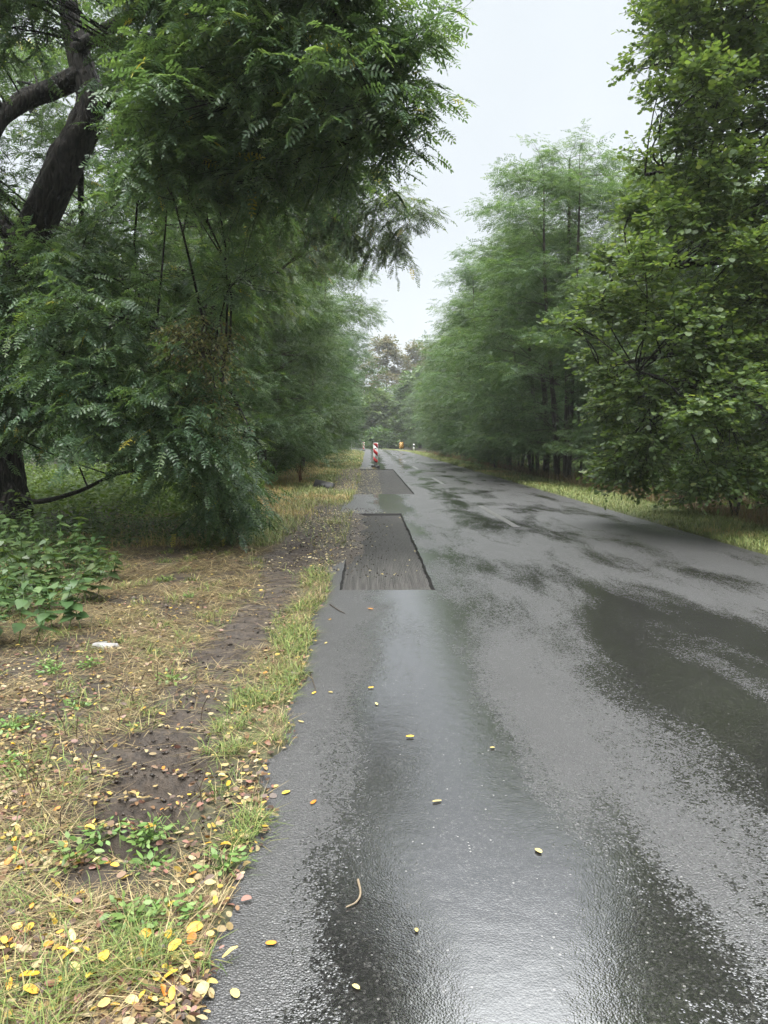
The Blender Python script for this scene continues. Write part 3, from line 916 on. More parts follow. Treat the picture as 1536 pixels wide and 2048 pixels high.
def finish_tree(name, crown, trunk, leafmat, barkmat, label, cat='tree', group=None, limbs=None, origin=None, bias=0.0):
    t = empty(name, (0, 0, 0))
    o = link('trunk', crown.wood_mesh('trunk', barkmat, trunk), t)
    link('crown', crown.leaves_mesh('crown', leafmat, bias), t)
    for lb in (limbs or []):
        p_, r_ = smooth_path(lb[0], lb[1], lb[2])
        V, F = tubes(p_[None], r_[None], lb[3], lb[4])
        link('limb', mesh_np('limb', V, F, barkmat, True), t)
    if origin is not None:                       # put the tree's own origin at its foot
        ov = Vector((float(origin[0]), float(origin[1]), float(origin[2])))
        t.location = ov
        for ch in t.children: ch.location = -ov
    tag(t, label, cat, group)
    return t
finish_tree('robinia_tree', CA, trunkA, M['robinia'], M['bark'],
            'large robinia with a thick dark leaning trunk, its leaves overhanging the left verge', limbs=limbsA, origin=base)

# ---- second robinia whose drooping lobes hang over the road behind it
bB = np.array([-4.2, 18.2, 0])
trunkB = [([bB + [0, 0, -.2], bB + [.1, 0, 2], bB + [.5, -.4, 4.5], bB + [1.2, -.8, 7], bB + [1.5, -1, 10], bB + [1.2, -1, 12]], [.2, .17, .15, .12, .09, .04], 30, 10, .02),
          ([bB + [.7, -.5, 5.2], P(640, 400, 16.8), P(740, 380, 16), P(820, 440, 15.6)], [.08, .05, .03, .012], 18, 7, .02),
          ([bB + [.4, -.3, 4], P(500, 560, 17.5), P(560, 545, 17)], [.06, .04, .015], 14, 7, .02)]
skB, srB = skeleton(trunkB)
CB = Crown(skB, srB, 12, ROB6, .25, 8, .5, .45, .3)
for (u, v, Yc, rr) in [(640, 360, 16, 60), (720, 360, 15.6, 48), (790, 385, 15.4, 42), (835, 425, 15.3, 30), (810, 455, 15.4, 32), (760, 430, 15.6, 40), (700, 420, 16, 50), (640, 450, 16.4, 60), (740, 490, 15.8, 30), (690, 480, 16, 36), (790, 490, 15.5, 24), (580, 430, 16.5, 65), (560, 340, 16, 65), (500, 460, 17, 70), (600, 510, 16.8, 55), (430, 600, 17.5, 70), (520, 540, 17.6, 62), (470, 640, 18, 62), (400, 520, 18, 66), (540, 610, 18.2, 56), (380, 480, 17.5, 70), (420, 380, 17, 70), (330, 560, 18, 70), (250, 620, 18.5, 70), (450, 280, 17, 70), (560, 250, 16.5, 70), (350, 700, 18.5, 70), (660, 300, 16, 60)]:
    q = rr * Yc / FPX
    CB.cluster(P(u, v, Yc), (q, q * 1.1, q * .7), int(rr * .75), hang=.2)
finish_tree('robinia_tree', CB, trunkB, M['robinia'], M['bark_thin'],
            'robinia with drooping lobes hanging over the road edge right behind the leaning robinia', origin=bB, bias=.06)

# ---- oak on the right
bO = np.array([9.6, 14.6, -.1])
trunkO = [([bO + [0, 0, -.2], bO + [0, .1, 2.5], bO + [-.2, 0, 5], bO + [.1, .2, 8], bO + [0, .1, 11], bO + [.2, 0, 13.2]], [.34, .28, .25, .2, .14, .06], 36, 14, .03)]
limbsO = [([bO + [0, .1, z0]] + PP(*pts), [.12, .08, .05, .025], 18, 7, .02) for z0, pts in (
    (2.2, ((1480, 800, 13), (1380, 770, 12), (1250, 740, 11.5))), (3.2, ((1500, 690, 13.5), (1370, 705, 12.8), (1200, 735, 12.4))), (5, ((1500, 520, 13.5), (1380, 530, 12.5), (1220, 560, 12))),
    (7, ((1500, 330, 13.5), (1400, 330, 12.6), (1290, 350, 12.5))), (9, ((1500, 150, 13.5), (1400, 130, 13), (1300, 130, 12.8))))]
allO = trunkO + limbsO
skO, srO = skeleton(allO)
CO = Crown(skO, srO, 13, OAK, .112, 9, .36, .12, .12, tilt=.55, spread=1.1)
uminO = [(-250, 1310), (0, 1310), (100, 1290), (180, 1300), (250, 1350), (300, 1300), (350, 1280), (420, 1250), (500, 1210), (580, 1185), (650, 1150), (700, 1185), (780, 1195), (850, 1200), (900, 1185), (960, 1210)]
r = np.random.default_rng(6)
for v in range(-320, 985, 84):
    um = interp(v, uminO)
    for u in [um + 28] + list(range(int(um) + 95, 1860, 92)):
        for lay in (0, 1):
            edge = u < um + 40
            Yc = r.uniform(10, 12.2) if lay == 0 else r.uniform(12.4, 15.5)
            if edge: Yc = r.uniform(11, 13) + lay
            uu = u + (0 if edge else r.normal(0, 24)); vv = v + r.normal(0, 24)
            if r.random() < .07: continue
            q = (r.uniform(34, 50) if edge else r.uniform(56, 80)) * Yc / FPX
            c = P(uu, vv, Yc); c[2] = max(c[2], .5)
            if c[0] < 3.6: continue
            CO.cluster(c, (q, q, q * .7), int((44 if edge else 84)))
for (u, v, Yc, rr) in [(1120, 650, 12, 16), (1140, 640, 12, 20), (1165, 660, 12, 26), (1290, 20, 12.5, 20), (1268, 140, 12.5, 18), (1285, 310, 12.5, 22)]:
    q = rr * Yc / FPX
    CO.cluster(P(u, v, Yc), (q, q, q * .6), 9)
finish_tree('oak_tree', CO, trunkO, M['oak'], M['bark'], 'tall dense oak filling the right side close to the road', limbs=limbsO, origin=bO)

# ---- shrubs at the right edge of the wood
def shrub(name, base, h, rad, n, templ, size, mat, label, seed, m=7, tw=.3, dens=26, cat='shrub', flat=.6, z0=.15):
    r = np.random.default_rng(seed); b_ = np.array(base, float); b_[2] = float(gh(b_[0], b_[1]))
    tr = []
    for k in range(5):
        a = r.uniform(0, 6.28); e_ = b_ + [rad * .55 * math.cos(a), rad * .55 * math.sin(a), h * r.uniform(.55, .9)]
        tr.append(([b_ + [0, 0, -.1], (b_ * .6 + e_ * .4) + [0, 0, .1 * h], e_], [.03, .02, .008], 10, 6, .02))
    sk, sr = skeleton(tr)
    C = Crown(sk, sr, seed, templ, size, m, tw, .15, .15, tilt=.45)
    for k in range(n):
        q = in_ball(1, r, .4)[0]; zt = (q[2] * .5 + .5) * (1 - z0) + z0
        c = b_ + [q[0] * rad * .8, q[1] * rad * .8, zt * h]
        s_ = rad * r.uniform(.28, .42)
        C.cluster(c, (s_, s_, s_ * flat), dens, wood=True)
    return finish_tree(name, C, tr, mat, M['bark_thin'], label, cat, origin=b_)
gq = G(1215, 972)
shrub('hazel_shrub', (gq[0] + .4, gq[1] + .4, 0), 2.2, 1.15, 26, HEART, .10, M['bush'], 'rounded light green shrub at the wood edge beside the robinia saplings on the right', 31)
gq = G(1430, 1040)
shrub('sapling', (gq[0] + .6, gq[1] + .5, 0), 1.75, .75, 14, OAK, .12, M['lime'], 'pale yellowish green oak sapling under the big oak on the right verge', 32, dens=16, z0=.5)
gq = G(1540, 1075)
shrub('sapling', (gq[0] + .5, gq[1] + .3, 0), 1.3, .8, 11, HEART, .11, M['bush'], 'low leafy sapling reaching in at the right picture edge above the grass', 33, dens=18, z0=.4)
gq = G(1330, 1010)
shrub('bramble_shrub', (gq[0] + .9, gq[1] + 1.2, 0), 1.5, 1.1, 18, HEART, .09, M['bush'], 'dark low bramble shrub in the shade under the big oak', 34)
gq = G(1480, 1040)
shrub('bramble_shrub', (gq[0] + 1.4, gq[1] + 1.8, 0), 1.6, 1.2, 18, HEART, .09, M['oak'], 'second dark shrub under the big oak, nearer to the right picture edge', 35)

# ---- robinias of the two rows: four individual trees, then copies
def row_tree(seed, h, rad, low, mat, flat=.5):
    r = np.random.default_rng(seed)
    lean = r.normal(0, .35, 2)
    tr = [([(0, 0, -.3), (0, 0, h * .2), (lean[0] * .4, lean[1] * .4, h * .5), (lean[0], lean[1], h * .97)], [.14, .12, .09, .025], 26, 8, .02)]
    for k in range(2):
        a = r.uniform(0, 6.28); q = np.array([math.cos(a), math.sin(a), 0]) * rad * .4
        tr.append(([(0, 0, -.3) + q * .35, q * .6 + [0, 0, h * .25], q + [0, 0, h * .6], q * 1.1 + [0, 0, h * .86]], [.08, .07, .05, .015], 18, 7, .02))
    sk, sr = skeleton(tr)
    C = Crown(sk, sr * .5, seed, ROB4, .30, 7, .5, .22, .2, tilt=.42)
    for k in range(96):
        t_ = low + (1 - low) * ((k + r.random()) / 96)
        prof = rad * (np.interp(t_, [0, .1, .35, .6, .8, 1], [.55, .72, 1, .96, .76, .34]))
        a = r.uniform(0, 6.28); d_ = prof * r.random() ** .55 * .92
        c = np.array([math.cos(a) * d_ + lean[0] * t_, math.sin(a) * d_ + lean[1] * t_, h * t_ - .3])
        s_ = r.uniform(.75, 1.2) * (1 - .45 * max(0, t_ - .6))
        C.cluster(c, (s_, s_, s_ * flat), int(46 * s_ / .95))
    for k in range(18):                            # leaves round the stems inside the crown
        t_ = r.uniform(.45, .96); a = r.uniform(0, 6.28)
        C.cluster((math.cos(a) * rad * .3 * r.random() + lean[0] * t_, math.sin(a) * rad * .3 * r.random() + lean[1] * t_, h * t_), (1.0, 1.0, .5), 42)
    for k in range(14):
        a = 6.28 * k / 14 + r.normal(0, .2); d_ = rad * r.uniform(.45, .72)
        C.cluster((math.cos(a) * d_, math.sin(a) * d_, h * r.uniform(.11, .2)), (.95, .95, .45), 40)
    for k in range(13):                            # upright leading shoots
        a = r.uniform(0, 6.28); d_ = rad * .45 * r.random()
        c = np.array([math.cos(a) * d_ + lean[0], math.sin(a) * d_ + lean[1], h * r.uniform(.86, .98)])
        C.cluster(c, (.22, .22, .5), 6)
    t = empty('robinia_tree')
    link('trunk', C.wood_mesh('trunk', M['bark_thin'], tr, twigs=False), t)
    link('crown', C.leaves_mesh('crown', mat, .05), t)
    return t
protos = [row_tree(101, 12, 3.9, .12, M['robinia_far']), row_tree(102, 12.5, 4.1, .08, M['robinia_far']), row_tree(103, 11.5, 3.7, .22, M['robinia_far']), row_tree(104, 12.2, 4.2, .15, M['robinia_far'])]
used = [False] * 4
def put(k, x, y, s, rz, label, group, sz=1.0):
    k %= 4
    if used[k]:
        o = copy_tree(protos[k])
        for key in ('label', 'category', 'group'):
            if key in o: del o[key]
    else:
        o = protos[k]; used[k] = True
    o.location = (x, y, float(gh(np.array(x), np.array(y)))); o.scale = (s, s, s * sz); o.rotation_euler = (0, 0, rz)
    return tag(o, label, 'tree', group)
ordn = ['first', 'second', 'third', 'fourth', 'fifth', 'sixth', 'seventh', 'eighth', 'ninth', 'tenth', 'eleventh', 'twelfth']
leftrow = [(-4.7, 23.5, 1.05), (-4.1, 28.5, 1.1), (-5.2, 34, 1.06), (-4.3, 40, 1.1), (-4.8, 47, 1.08), (-4.5, 56, 1.1), (-4.8, 66, 1.1), (-5.2, 78, 1.1), (-6.0, 92, 1.1), (-8.5, 108, 1.1)]
for i, (x, y, s) in enumerate(leftrow):
    put(i, x, y, s, 1.7 * i + .4, f'dense robinia in the left row, {ordn[i]} behind the drooping robinia', 'robinias lining the left verge')
rightrow = [(8.9, 23, .93), (7.2, 27.5, 1.04), (7.6, 32.5, .97), (6.9, 37.5, .95), (7.0, 45, 1.0), (7.6, 53, .97), (7.8, 62, 1.0), (8.6, 71, 1.0), (9.0, 84, 1.0), (10.2, 99, .98), (9.0, 116, 1.0)]
for i, (x, y, s) in enumerate(rightrow):
    put(i + 2, x, y, s * 1.1, 2.1 * i + 1.1, f'slender feathery robinia in the right row, {ordn[i]} beyond the oak', 'robinias lining the right verge', .84)

# trunks of young robinias that show under the right row's skirts
trb = [(7.6, 20.5), (8.3, 23.0), (7.5, 24.6), (8.0, 25.6), (7.9, 28.2), (7.4, 29.5), (8.2, 33.5), (7.5, 34.5), (7.7, 39), (7.6, 41)]
yt = []
for k in range(3):
    r = np.random.default_rng(300 + k)
    h_ = 5.2 + k * .5
    tr = [([(0, 0, -.4), (r.normal(0, .06), 0, 1.2), (r.normal(0, .2), .1, 3), (r.normal(0, .3), .2, h_)], [.055, .048, .04, .012], 18, 7, .03)]
    sk, sr = skeleton(tr)
    C = Crown(sk, sr, 300 + k, ROB4, .25, 7, .45, .2, .2)
    for j in range(9):
        a = r.uniform(0, 6.28); z = h_ * (.42 + .6 * j / 9)
        C.cluster((math.cos(a) * .7, math.sin(a) * .7, z), (.7, .7, .3), 14)
    t = empty('young_robinia_tree')
    link('trunk', C.wood_mesh('trunk', M['bark_thin'], tr, twigs=False), t); link('crown', C.leaves_mesh('crown', M['robinia_far'], .05), t)
    yt.append(t)
for i, (x, y) in enumerate(trb):
    o = yt[i] if i < 3 else copy_tree(yt[i % 3])
    o.location = (x, y, float(gh(np.array(x), np.array(y)))); o.rotation_euler = (0, 0, i * 1.3)
    tag(o, f'thin young robinia stem at the right wood edge, {ordn[i]} beyond the oak', 'tree', 'young robinias along the right wood edge')

# ---- trees that close the view at the bend
def far_tree(seed, h, rad, mat, low=.1):
    r = np.random.default_rng(seed)
    tr = [([(0, 0, -.5), (0, 0, h * .3), (.2, .2, h * .9)], [.35, .28, .06], 14, 8, .02)]
    sk, sr = skeleton(tr)
    C = Crown(sk, sr, seed, OVAL, .55, 7, .8, .2, .2, tilt=.6)
    for k in range(70):
        t_ = low + (1 - low) * (k + r.random()) / 70
        prof = rad * np.interp(t_, [0, .15, .5, .8, 1], [.7, .9, 1, .75, .3])
        a = r.uniform(0, 6.28); d_ = prof * r.random() ** .4 * .9
        s_ = r.uniform(1.3, 2.1)
        C.cluster((math.cos(a) * d_, math.sin(a) * d_, h * t_), (s_, s_, s_ * .65), 40)
    t = empty('tree')
    link('trunk', C.wood_mesh('trunk', M['bark'], tr, twigs=False), t); link('crown', C.leaves_mesh('crown', mat), t)
    return t
for i, (x, y, h, rad, mt, lab) in enumerate([
    (3.0, 150, 21.0, 5.4, 'rusty', 'tall rusty brown tree closing the view above the bend'),
    (10.0, 156, 20.5, 5.0, 'rusty', 'second rusty brown tree at the bend, partly behind the right row'),
    (1.0, 136, 9.5, 4.2, 'oak', 'dark green round tree closing the road at the bend'),
    (-6.5, 132, 13, 4.6, 'bush', 'mid green tree standing behind the bend on the left'),
    (8.5, 130, 13, 4.6, 'bush', 'lighter green tree behind the hazard board'),
    (1.4, 129, 2.4, 1.2, 'bush', 'light green bush standing at the end of the road')]):
    t = far_tree(500 + i, h, rad, M[mt], .06)
    t.name = 'broadleaf_tree' if h > 5 else 'bush'
    t.location = (x, y, 0); tag(t, lab, 'tree' if h > 5 else 'bush')

# ---- the wood behind both rows reads as one mass
def woodland():
    r = np.random.default_rng(77)
    Os, Ds, Ns, Ss, tp, trr = [], [], [], [], [], []
    spots = []
    for y in np.arange(2, 200, 6.5):
        for x in (-13, -19, -27, -36):
            spots.append((x - .0026 * max(0, y - 85) ** 2 * .5 + r.normal(0, 1.2), y + r.normal(0, 1.5)))
        for x in (14.5, 20, 28, 37):
            if y > 11 or x > 19: spots.append((x + r.normal(0, 1.2) - .0026 * max(0, y - 85) ** 2 * .35, y + r.normal(0, 1.5)))
    for x in np.arange(-60, 40, 5):
        for y in (140, 148, 165, 175): spots.append((x + r.normal(0, 1), y + r.normal(0, 2)))
    for (x, y) in spots:
        if -3 < x < 12 and y < 135: continue
        h = r.uniform(10.5, 13.5); rad = r.uniform(3.0, 4.0)
        n = 1400
        q = in_ball(n, r, .5)
        zt = q[:, 2] * .5 + .5
        wd = np.interp(zt, [0, .2, .5, .8, 1], [.75, .95, 1, .75, .4])
        # leaves gather in pads
        pads = in_ball(26, r, .4); pi = r.integers(0, 26, n)
        p_ = pads[pi] * [rad * .9, rad * .9, h * .47] + q * [1.3, 1.3, .6] + [x, y, h * .52]
        Os.append(p_); Ds.append(unit(q * [1, 1, .3] + r.normal(0, .5, (n, 3)) - [0, 0, .2])); Ns.append(Zup + r.normal(0, .45, (n, 3))); Ss.append(r.uniform(.45, .8, n))
        tp.append([(x, y, -.5), (x + r.normal(0, .2), y, h * .4), (x + r.normal(0, .4), y, h * .85)]); trr.append([.16, .12, .04])
    for (x, y) in list(spots):
        if x > -14.5 and x < 0: x -= 2
        n = 420; q = in_ball(n, r, .5)
        Os.append(q * [2.6, 2.6, 1.4] + [x + r.normal(0, 1), y + r.normal(0, 2), 1.0]); Ds.append(unit(q * [1, 1, .3] + r.normal(0, .5, (n, 3)))); Ns.append(Zup + r.normal(0, .45, (n, 3))); Ss.append(r.uniform(.4, .7, n))
    O, D_, Nn, S = np.vstack(Os), np.vstack(Ds), np.vstack(Ns), np.concatenate(Ss)
    V, F, I = place([pinnate(3, 4, .3, 60 + s, .3, .16, False) for s in range(3)], O, D_, Nn, S, r)
    me = mesh_np('woodland', V, F, M['robinia_far'], fvar=r.beta(2, 2, len(O))[I])
    o = link('woodland', me); tag(o, 'dense wood of robinias behind the roadside trees', 'wood', kind='stuff')
    V, F = tubes(np.array(tp), np.array(trr), 6)
    tag(link('wood_stems', mesh_np('wood_stems', V, F, M['bark'], True)), 'many thin dark stems inside the wood', 'stems', kind='stuff')
woodland()

# ---- vine on the low branches
skv = np.array([P(440, 640, 9.6), P(450, 720, 9.6), P(440, 800, 9.7)])
CV = Crown(skv, np.array([.02, .02, .02]), 41, OVAL, .07, 9, .4, .5, .5)
for (u, v, rr) in [(410, 655, 36), (385, 690, 40), (435, 715, 36), (415, 760, 36), (440, 685, 28), (360, 670, 28), (430, 800, 26)]:
    q = rr * 9.5 / FPX
    CV.cluster(P(u, v, 9.3), (q, q, q), 34, hang=.35)
finish_tree('climbing_vine', CV, [(skv, [.012, .012, .008], 8, 5, .0)], M['vine'], M['twig'], 'yellowing brown climbing vine draped over the low robinia branches', 'vine')

# ------------------------------------------------------------------ undergrowth
def nettle(seed, h, n_st):
    r = np.random.default_rng(seed)
    O, D_, Nn, S, pth = [], [], [], [], []
    for k in range(n_st):
        a = r.uniform(0, 6.28); b_ = np.array([r.normal(0, .09), r.normal(0, .09), -.03])
        tip = b_ + [math.cos(a) * h * .3, math.sin(a) * h * .3, h * r.uniform(.7, 1.05)]
        pth.append([b_, (b_ + tip) / 2 + [0, 0, .08 * h], tip])
        m_ = 5
        for j in range(m_):
            t_ = .3 + .7 * j / (m_ - 1); p_ = b_ + (tip - b_) * t_ + [0, 0, .16 * h * t_ * (1 - t_) * 2]
            a2 = a + j * 1.57
            for sg in (0, math.pi):
                O.append(p_); D_.append([math.cos(a2 + sg), math.sin(a2 + sg), -.25 + r.normal(0, .2)]); Nn.append(Zup + r.normal(0, .25, 3)); S.append(.15 * (1.1 - .5 * t_) * r.uniform(.8, 1.2))
    V, F, I = place(HEART, np.array(O), np.array(D_, float), np.array(Nn), np.array(S), r)
    t = empty('nettle_plant')
    link('leaves', mesh_np('leaves', V, F, M['nettle'], fvar=r.random(len(O))[I]), t)
    V, F = tubes(np.array(pth), np.full((n_st, 3), .004), 5)
    link('stem', mesh_np('stem', V, F, M['weed'], True, fvar=np.full(len(F), .3)), t)
    return t
npro = [nettle(700 + k, .5 + .07 * k, 5) for k in range(4)]
r = np.random.default_rng(8)
nspots = [(60, 1160), (130, 1130), (20, 1110), (90, 1090), (170, 1110), (160, 1060), (210, 1075), (40, 1220), (110, 1205), (170, 1195), (10, 1280), (60, 1065), (120, 1255), (-30, 1180), (-40, 1100), (25, 1180), (200, 1150), (110, 1170), (15, 1070), (65, 1120), (-60, 1250)]
for i, (u, v) in enumerate(nspots):
    p_ = G(u, v + 14)
    o = npro[i] if i < 4 else copy_tree(npro[i % 4])
    s = r.uniform(.8, 1.15)
    o.location = (p_[0], p_[1], float(gh(p_[0], p_[1]))); o.scale = (s, s, s * r.uniform(.75, 1.05)); o.rotation_euler = (0, 0, r.uniform(0, 6.28))
    tag(o, 'broad leaved nettle in the green patch below the leaning robinia', 'nettle', 'nettles at the left edge of the verge')

# small green weeds in the cut verge
def weed(seed):
    r = np.random.default_rng(seed); n = 34
    a = r.uniform(0, 6.28, n); rad = r.uniform(.005, .075, n)
    O = np.stack([np.cos(a) * rad, np.sin(a) * rad, r.uniform(.012, .05, n)], -1)
    D_ = np.stack([np.cos(a), np.sin(a), r.normal(.15, .3, n)], -1)
    V, F, I = place([broad(90 + k, 'oval') for k in range(3)], O, D_, Zup + r.normal(0, .35, (n, 3)), r.uniform(.018, .036, n), r)
    V = np.vstack([V]); V[:, 1] *= 1.0
    pt = np.stack([np.zeros((n, 3)), O * [.6, .6, .5], O], 1)
    t = empty('weed_plant')
    link('leaves', mesh_np('leaves', V, F, M['weed'], fvar=r.random(n)[I]), t)
    V, F = tubes(pt, np.full((n, 3), .0012), 3)
    link('stem', mesh_np('stem', V, F, M['weed'], fvar=np.full(len(F), .2)), t)
    return t
wp = [weed(800 + k) for k in range(4)]
wspots = [(290, 1690), (270, 1715), (315, 1700), (300, 1730), (200, 1680), (230, 1690), (360, 1640), (310, 1655), (150, 1730), (390, 1850), (330, 1840), (265, 1870), (250, 1850), (90, 1340), (110, 1345), (180, 1340), (160, 1420), (385, 1340), (40, 1560), (20, 1540), (60, 1450), (100, 1355), (340, 1365), (265, 1460), (380, 1200), (330, 1165), (20, 1470), (450, 1745), (280, 1860), (305, 1680)]
for i, (u, v) in enumerate(wspots):
    p_ = G(u, v); o = wp[i] if i < 4 else copy_tree(wp[i % 4])
    s = r.uniform(.7, 1.3)
    o.location = (p_[0], p_[1], float(gh(p_[0], p_[1]))); o.scale = (s,) * 3; o.rotation_euler = (0, 0, r.uniform(0, 6.28))
    tag(o, 'small bright green weed growing through the cut straw of the verge', 'weed', 'green weeds in the cut verge')

# cut-off stalks standing in the mown verge
def stub(seed):
    r = np.random.default_rng(seed); h = r.uniform(.09, .2)
    pts = [(0, 0, -.02), (r.normal(0, .008), r.normal(0, .008), h * .5), (r.normal(0, .02), r.normal(0, .02), h)]
    V, F = tubes([pts], [[.0026, .0023, .002]], 5); mb = MB(); mb.addnp(V, F)
    if seed % 2:
        q = np.array(pts[1]); V, F = tubes([[q, q + [.02, .01, .03], q + [.03, .01, .06]]], [[.0016, .0013, .001]], 4); mb.addnp(V, F)
    return mb.mesh('cut_stalk', M['stalk'])
sm = [stub(k) for k in range(5)]
for i in range(70):
    v = r.uniform(1190, 1720); u = r.uniform(20, 520 - .25 * (v - 1190))
    p_ = G(u, v)
    if track_mask(p_[0], p_[1]) > .4: continue
    o = link('cut_stalk', sm[i % 5]); o.location = (p_[0], p_[1], float(gh(p_[0], p_[1]))); o.rotation_euler = (r.normal(0, .12), r.normal(0, .12), r.uniform(0, 6.28))
    o.scale = (1, 1, r.uniform(.6, 1.25))
    tag(o, 'dark cut off stalk standing upright in the mown straw verge', 'stalk', 'cut stalks in the verge')

# dry brown weed clump by the foot plate
p_ = G(601, 966)
q = []
for k in range(16):
    a = r.uniform(0, 6.28); q.append([(r.normal(0, .05), r.normal(0, .05), -.05), (.06 * math.cos(a), .06 * math.sin(a), .3), (.16 * math.cos(a), .16 * math.sin(a), r.uniform(.45, .75))])
V, F = tubes(np.array(q), np.tile([.010, .008, .004], (16, 1)), 4)
M['drystem'] = plain('dry_red_brown_stem', (.14, .065, .035), .8, noise=20)
o = link('dead_weed', mesh_np('dead_weed', V, F, M['drystem'], True)); o.location = (p_[0], p_[1], float(gh(p_[0], p_[1])))
tag(o, 'upright clump of dead red brown weed stems in the left verge', 'dead weed')

# stick and twigs on the asphalt
def stick(uvs, rad, label, mat, z=.006):
    pts = np.array([G(u, v) for u, v in uvs]); c0 = pts.mean(0); pts = pts - c0; pts[:, 2] = 0
    pts_, rr = smooth_path(pts, np.linspace(rad, rad * .5, len(pts)), 16)
    V, F = tubes(pts_[None], rr[None], 6, .06)
    o = link('stick', mesh_np('stick', V, F, mat, True)); o.location = (c0[0], c0[1], z)
    tag(o, label, 'stick')
M['palestick'] = plain('peeled_twig', (.22, .17, .11), .6, noise=60)
stick([(716, 1763), (721, 1790), (712, 1808), (692, 1818)], .0045, 'curved pale twig lying on the wet asphalt near the puddle', M['palestick'])
stick([(660, 1210), (678, 1222), (690, 1228)], .006, 'short dark twig at the road edge before the first milled pit', M['twig'])
stick([(620, 1345), (628, 1370), (632, 1385)], .004, 'thin brown twig on the asphalt beside the grass edge', M['twig'])
# flat pale stone in the straw
p_ = G(205, 1297)
mb = MB(); n = 9
an = np.linspace(0, 2 * math.pi, n, endpoint=False); rad = .055 * (1 + .25 * np.random.default_rng(3).normal(size=n))
lo = np.stack([np.cos(an) * rad * 1.5, np.sin(an) * rad, np.full(n, -.01)], -1); hi = lo * [.85, .85, 1] + [0, 0, .035]
mb.add(np.vstack([lo, hi]), [tuple(range(n, 2 * n))] + [(i, (i + 1) % n, n + (i + 1) % n, n + i) for i in range(n)])
o = mb.build('stone', plain('grey_stone', (.33, .32, .31), .7, noise=30)); o.location = (p_[0], p_[1], float(gh(p_[0], p_[1])) + .008)
tag(o, 'flat pale grey stone lying in the straw of the left verge', 'stone')

# ------------------------------------------------------------------ grass, straw, litter (nobody could count them)
def strips(name, label, x, y, length, width, az, rise, curve, col, mat, cat='grass', z_off=.0):
    n = len(x); z = gh(x, y) + z_off
    d_ = np.stack([np.cos(az), np.sin(az), np.zeros(n)], -1); l_ = np.stack([-np.sin(az), np.cos(az), np.zeros(n)], -1)
    b_ = np.stack([x, y, z], -1)
    up = Zup[None] * rise[:, None]
    m_ = b_ + (d_ * np.sqrt(np.maximum(0, 1 - rise ** 2))[:, None] + up) * (length * .5)[:, None]
    t_ = b_ + (d_ * (np.sqrt(np.maximum(0, 1 - rise ** 2)) + curve * .5)[:, None] + up * (1 - curve)[:, None]) * length[:, None]
    wv = l_ * (width * .5)[:, None]
    V = np.stack([b_ - wv, b_ + wv, m_ + wv * .9, m_ - wv * .9, t_ + wv * .25, t_ - wv * .25], 1).reshape(-1, 3)
    i = np.arange(n)[:, None] * 6
    F = np.concatenate([i + [0, 1, 2, 3], i + [3, 2, 4, 5]], 0)
    o = link(name, mesh_np(name, V, F, mat, fcol=np.vstack([col, col])))
    return tag(o, label, cat, kind='stuff')

def sample_xy(n, x0, x1, y0, y1, power, r):
    """density falls with distance"""
    a = 1 - power
    t_ = r.random(n)
    y = (y0 ** a + (y1 ** a - y0 ** a) * t_) ** (1 / a)
    return r.uniform(x0, x1, n) + road_off(y), y

def palette(n, cols, wts, r, jit=.18):
    c = np.array(cols)[r.choice(len(cols), n, p=np.array(wts) / sum(wts))]
    return np.clip(c * (1 + r.normal(0, jit, (n, 1))), .005, .9)

r = np.random.default_rng(21)
STRAW = [(.31, .245, .125), (.23, .17, .085), (.13, .092, .05), (.052, .038, .024), (.40, .33, .185), (.13, .135, .045)]
# mown straw lying flat
x, y = sample_xy(230000, -5.0, -.42, 1.5, 30, 1.7, r)
mu, grs, fo = zones(x, y)
clump = fbm(x, y, 2.4, N3)
keep = r.random(len(x)) < np.clip(1.15 - 1.2 * mu - .75 * fo, .01, 1) * np.clip((clump - .30) * np.where(y < 5, 2.6, 3.2), .04, 1) * np.where(y < 4.5, .75, 1) * (x < edge_left(y) - .05)
x, y = x[keep], y[keep]; n = len(x)
k = np.clip(y / 5, .8, 3.5); az = r.uniform(0, 6.28, n); az = np.where((x + np.cos(az) * .2 > edge_left(y) + .0), np.pi / 2 + r.normal(0, .5, n) * .6, az)
strips('cut_straw', 'pale mown straw lying over the left verge', x, y, r.uniform(.05, .22, n) * np.clip(k, 1, 1.6), r.uniform(.0018, .0042, n) * k, az, r.beta(1.2, 5, n) * .5, r.uniform(0, .4, n),
       palette(n, STRAW, [4, 4, 3, 3, 2, 1.5], r), M['tint'], 'straw', .004)
# green tufts along the road edge and in the verge
x1, y1 = sample_xy(22000, -.80, -.36, 1.6, 9, 1.6, r)
k1 = (fbm(x1, y1, 2.2, N2) > .36) & (r.random(len(x1)) < np.clip((fbm(x1, y1, 6, N3) - .3) * 3, .05, 1)) & (x1 > -.72 + .12 * np.sin(y1 * 3)); x1, y1 = x1[k1], y1[k1]
cx = r.uniform(-3.2, -.7, 260); cyy = (1.6 ** -.6 + (14 ** -.6 - 1.6 ** -.6) * r.random(260)) ** (1 / -.6)
x2 = (cx[:, None] + r.normal(0, .05, (260, 40))).ravel(); y2 = (cyy[:, None] + r.normal(0, .06, (260, 40))).ravel()
x, y = np.concatenate([x1, x2]), np.concatenate([y1, y2])
mu = zones(x, y)[0]; kp = (r.random(len(x)) < 1 - .9 * mu) & (x < edge_left(y) + .01); x, y = x[kp], y[kp]; n = len(x)
GREEN = [(.095, .145, .03), (.15, .20, .05), (.21, .22, .065), (.065, .105, .025), (.28, .24, .09)]
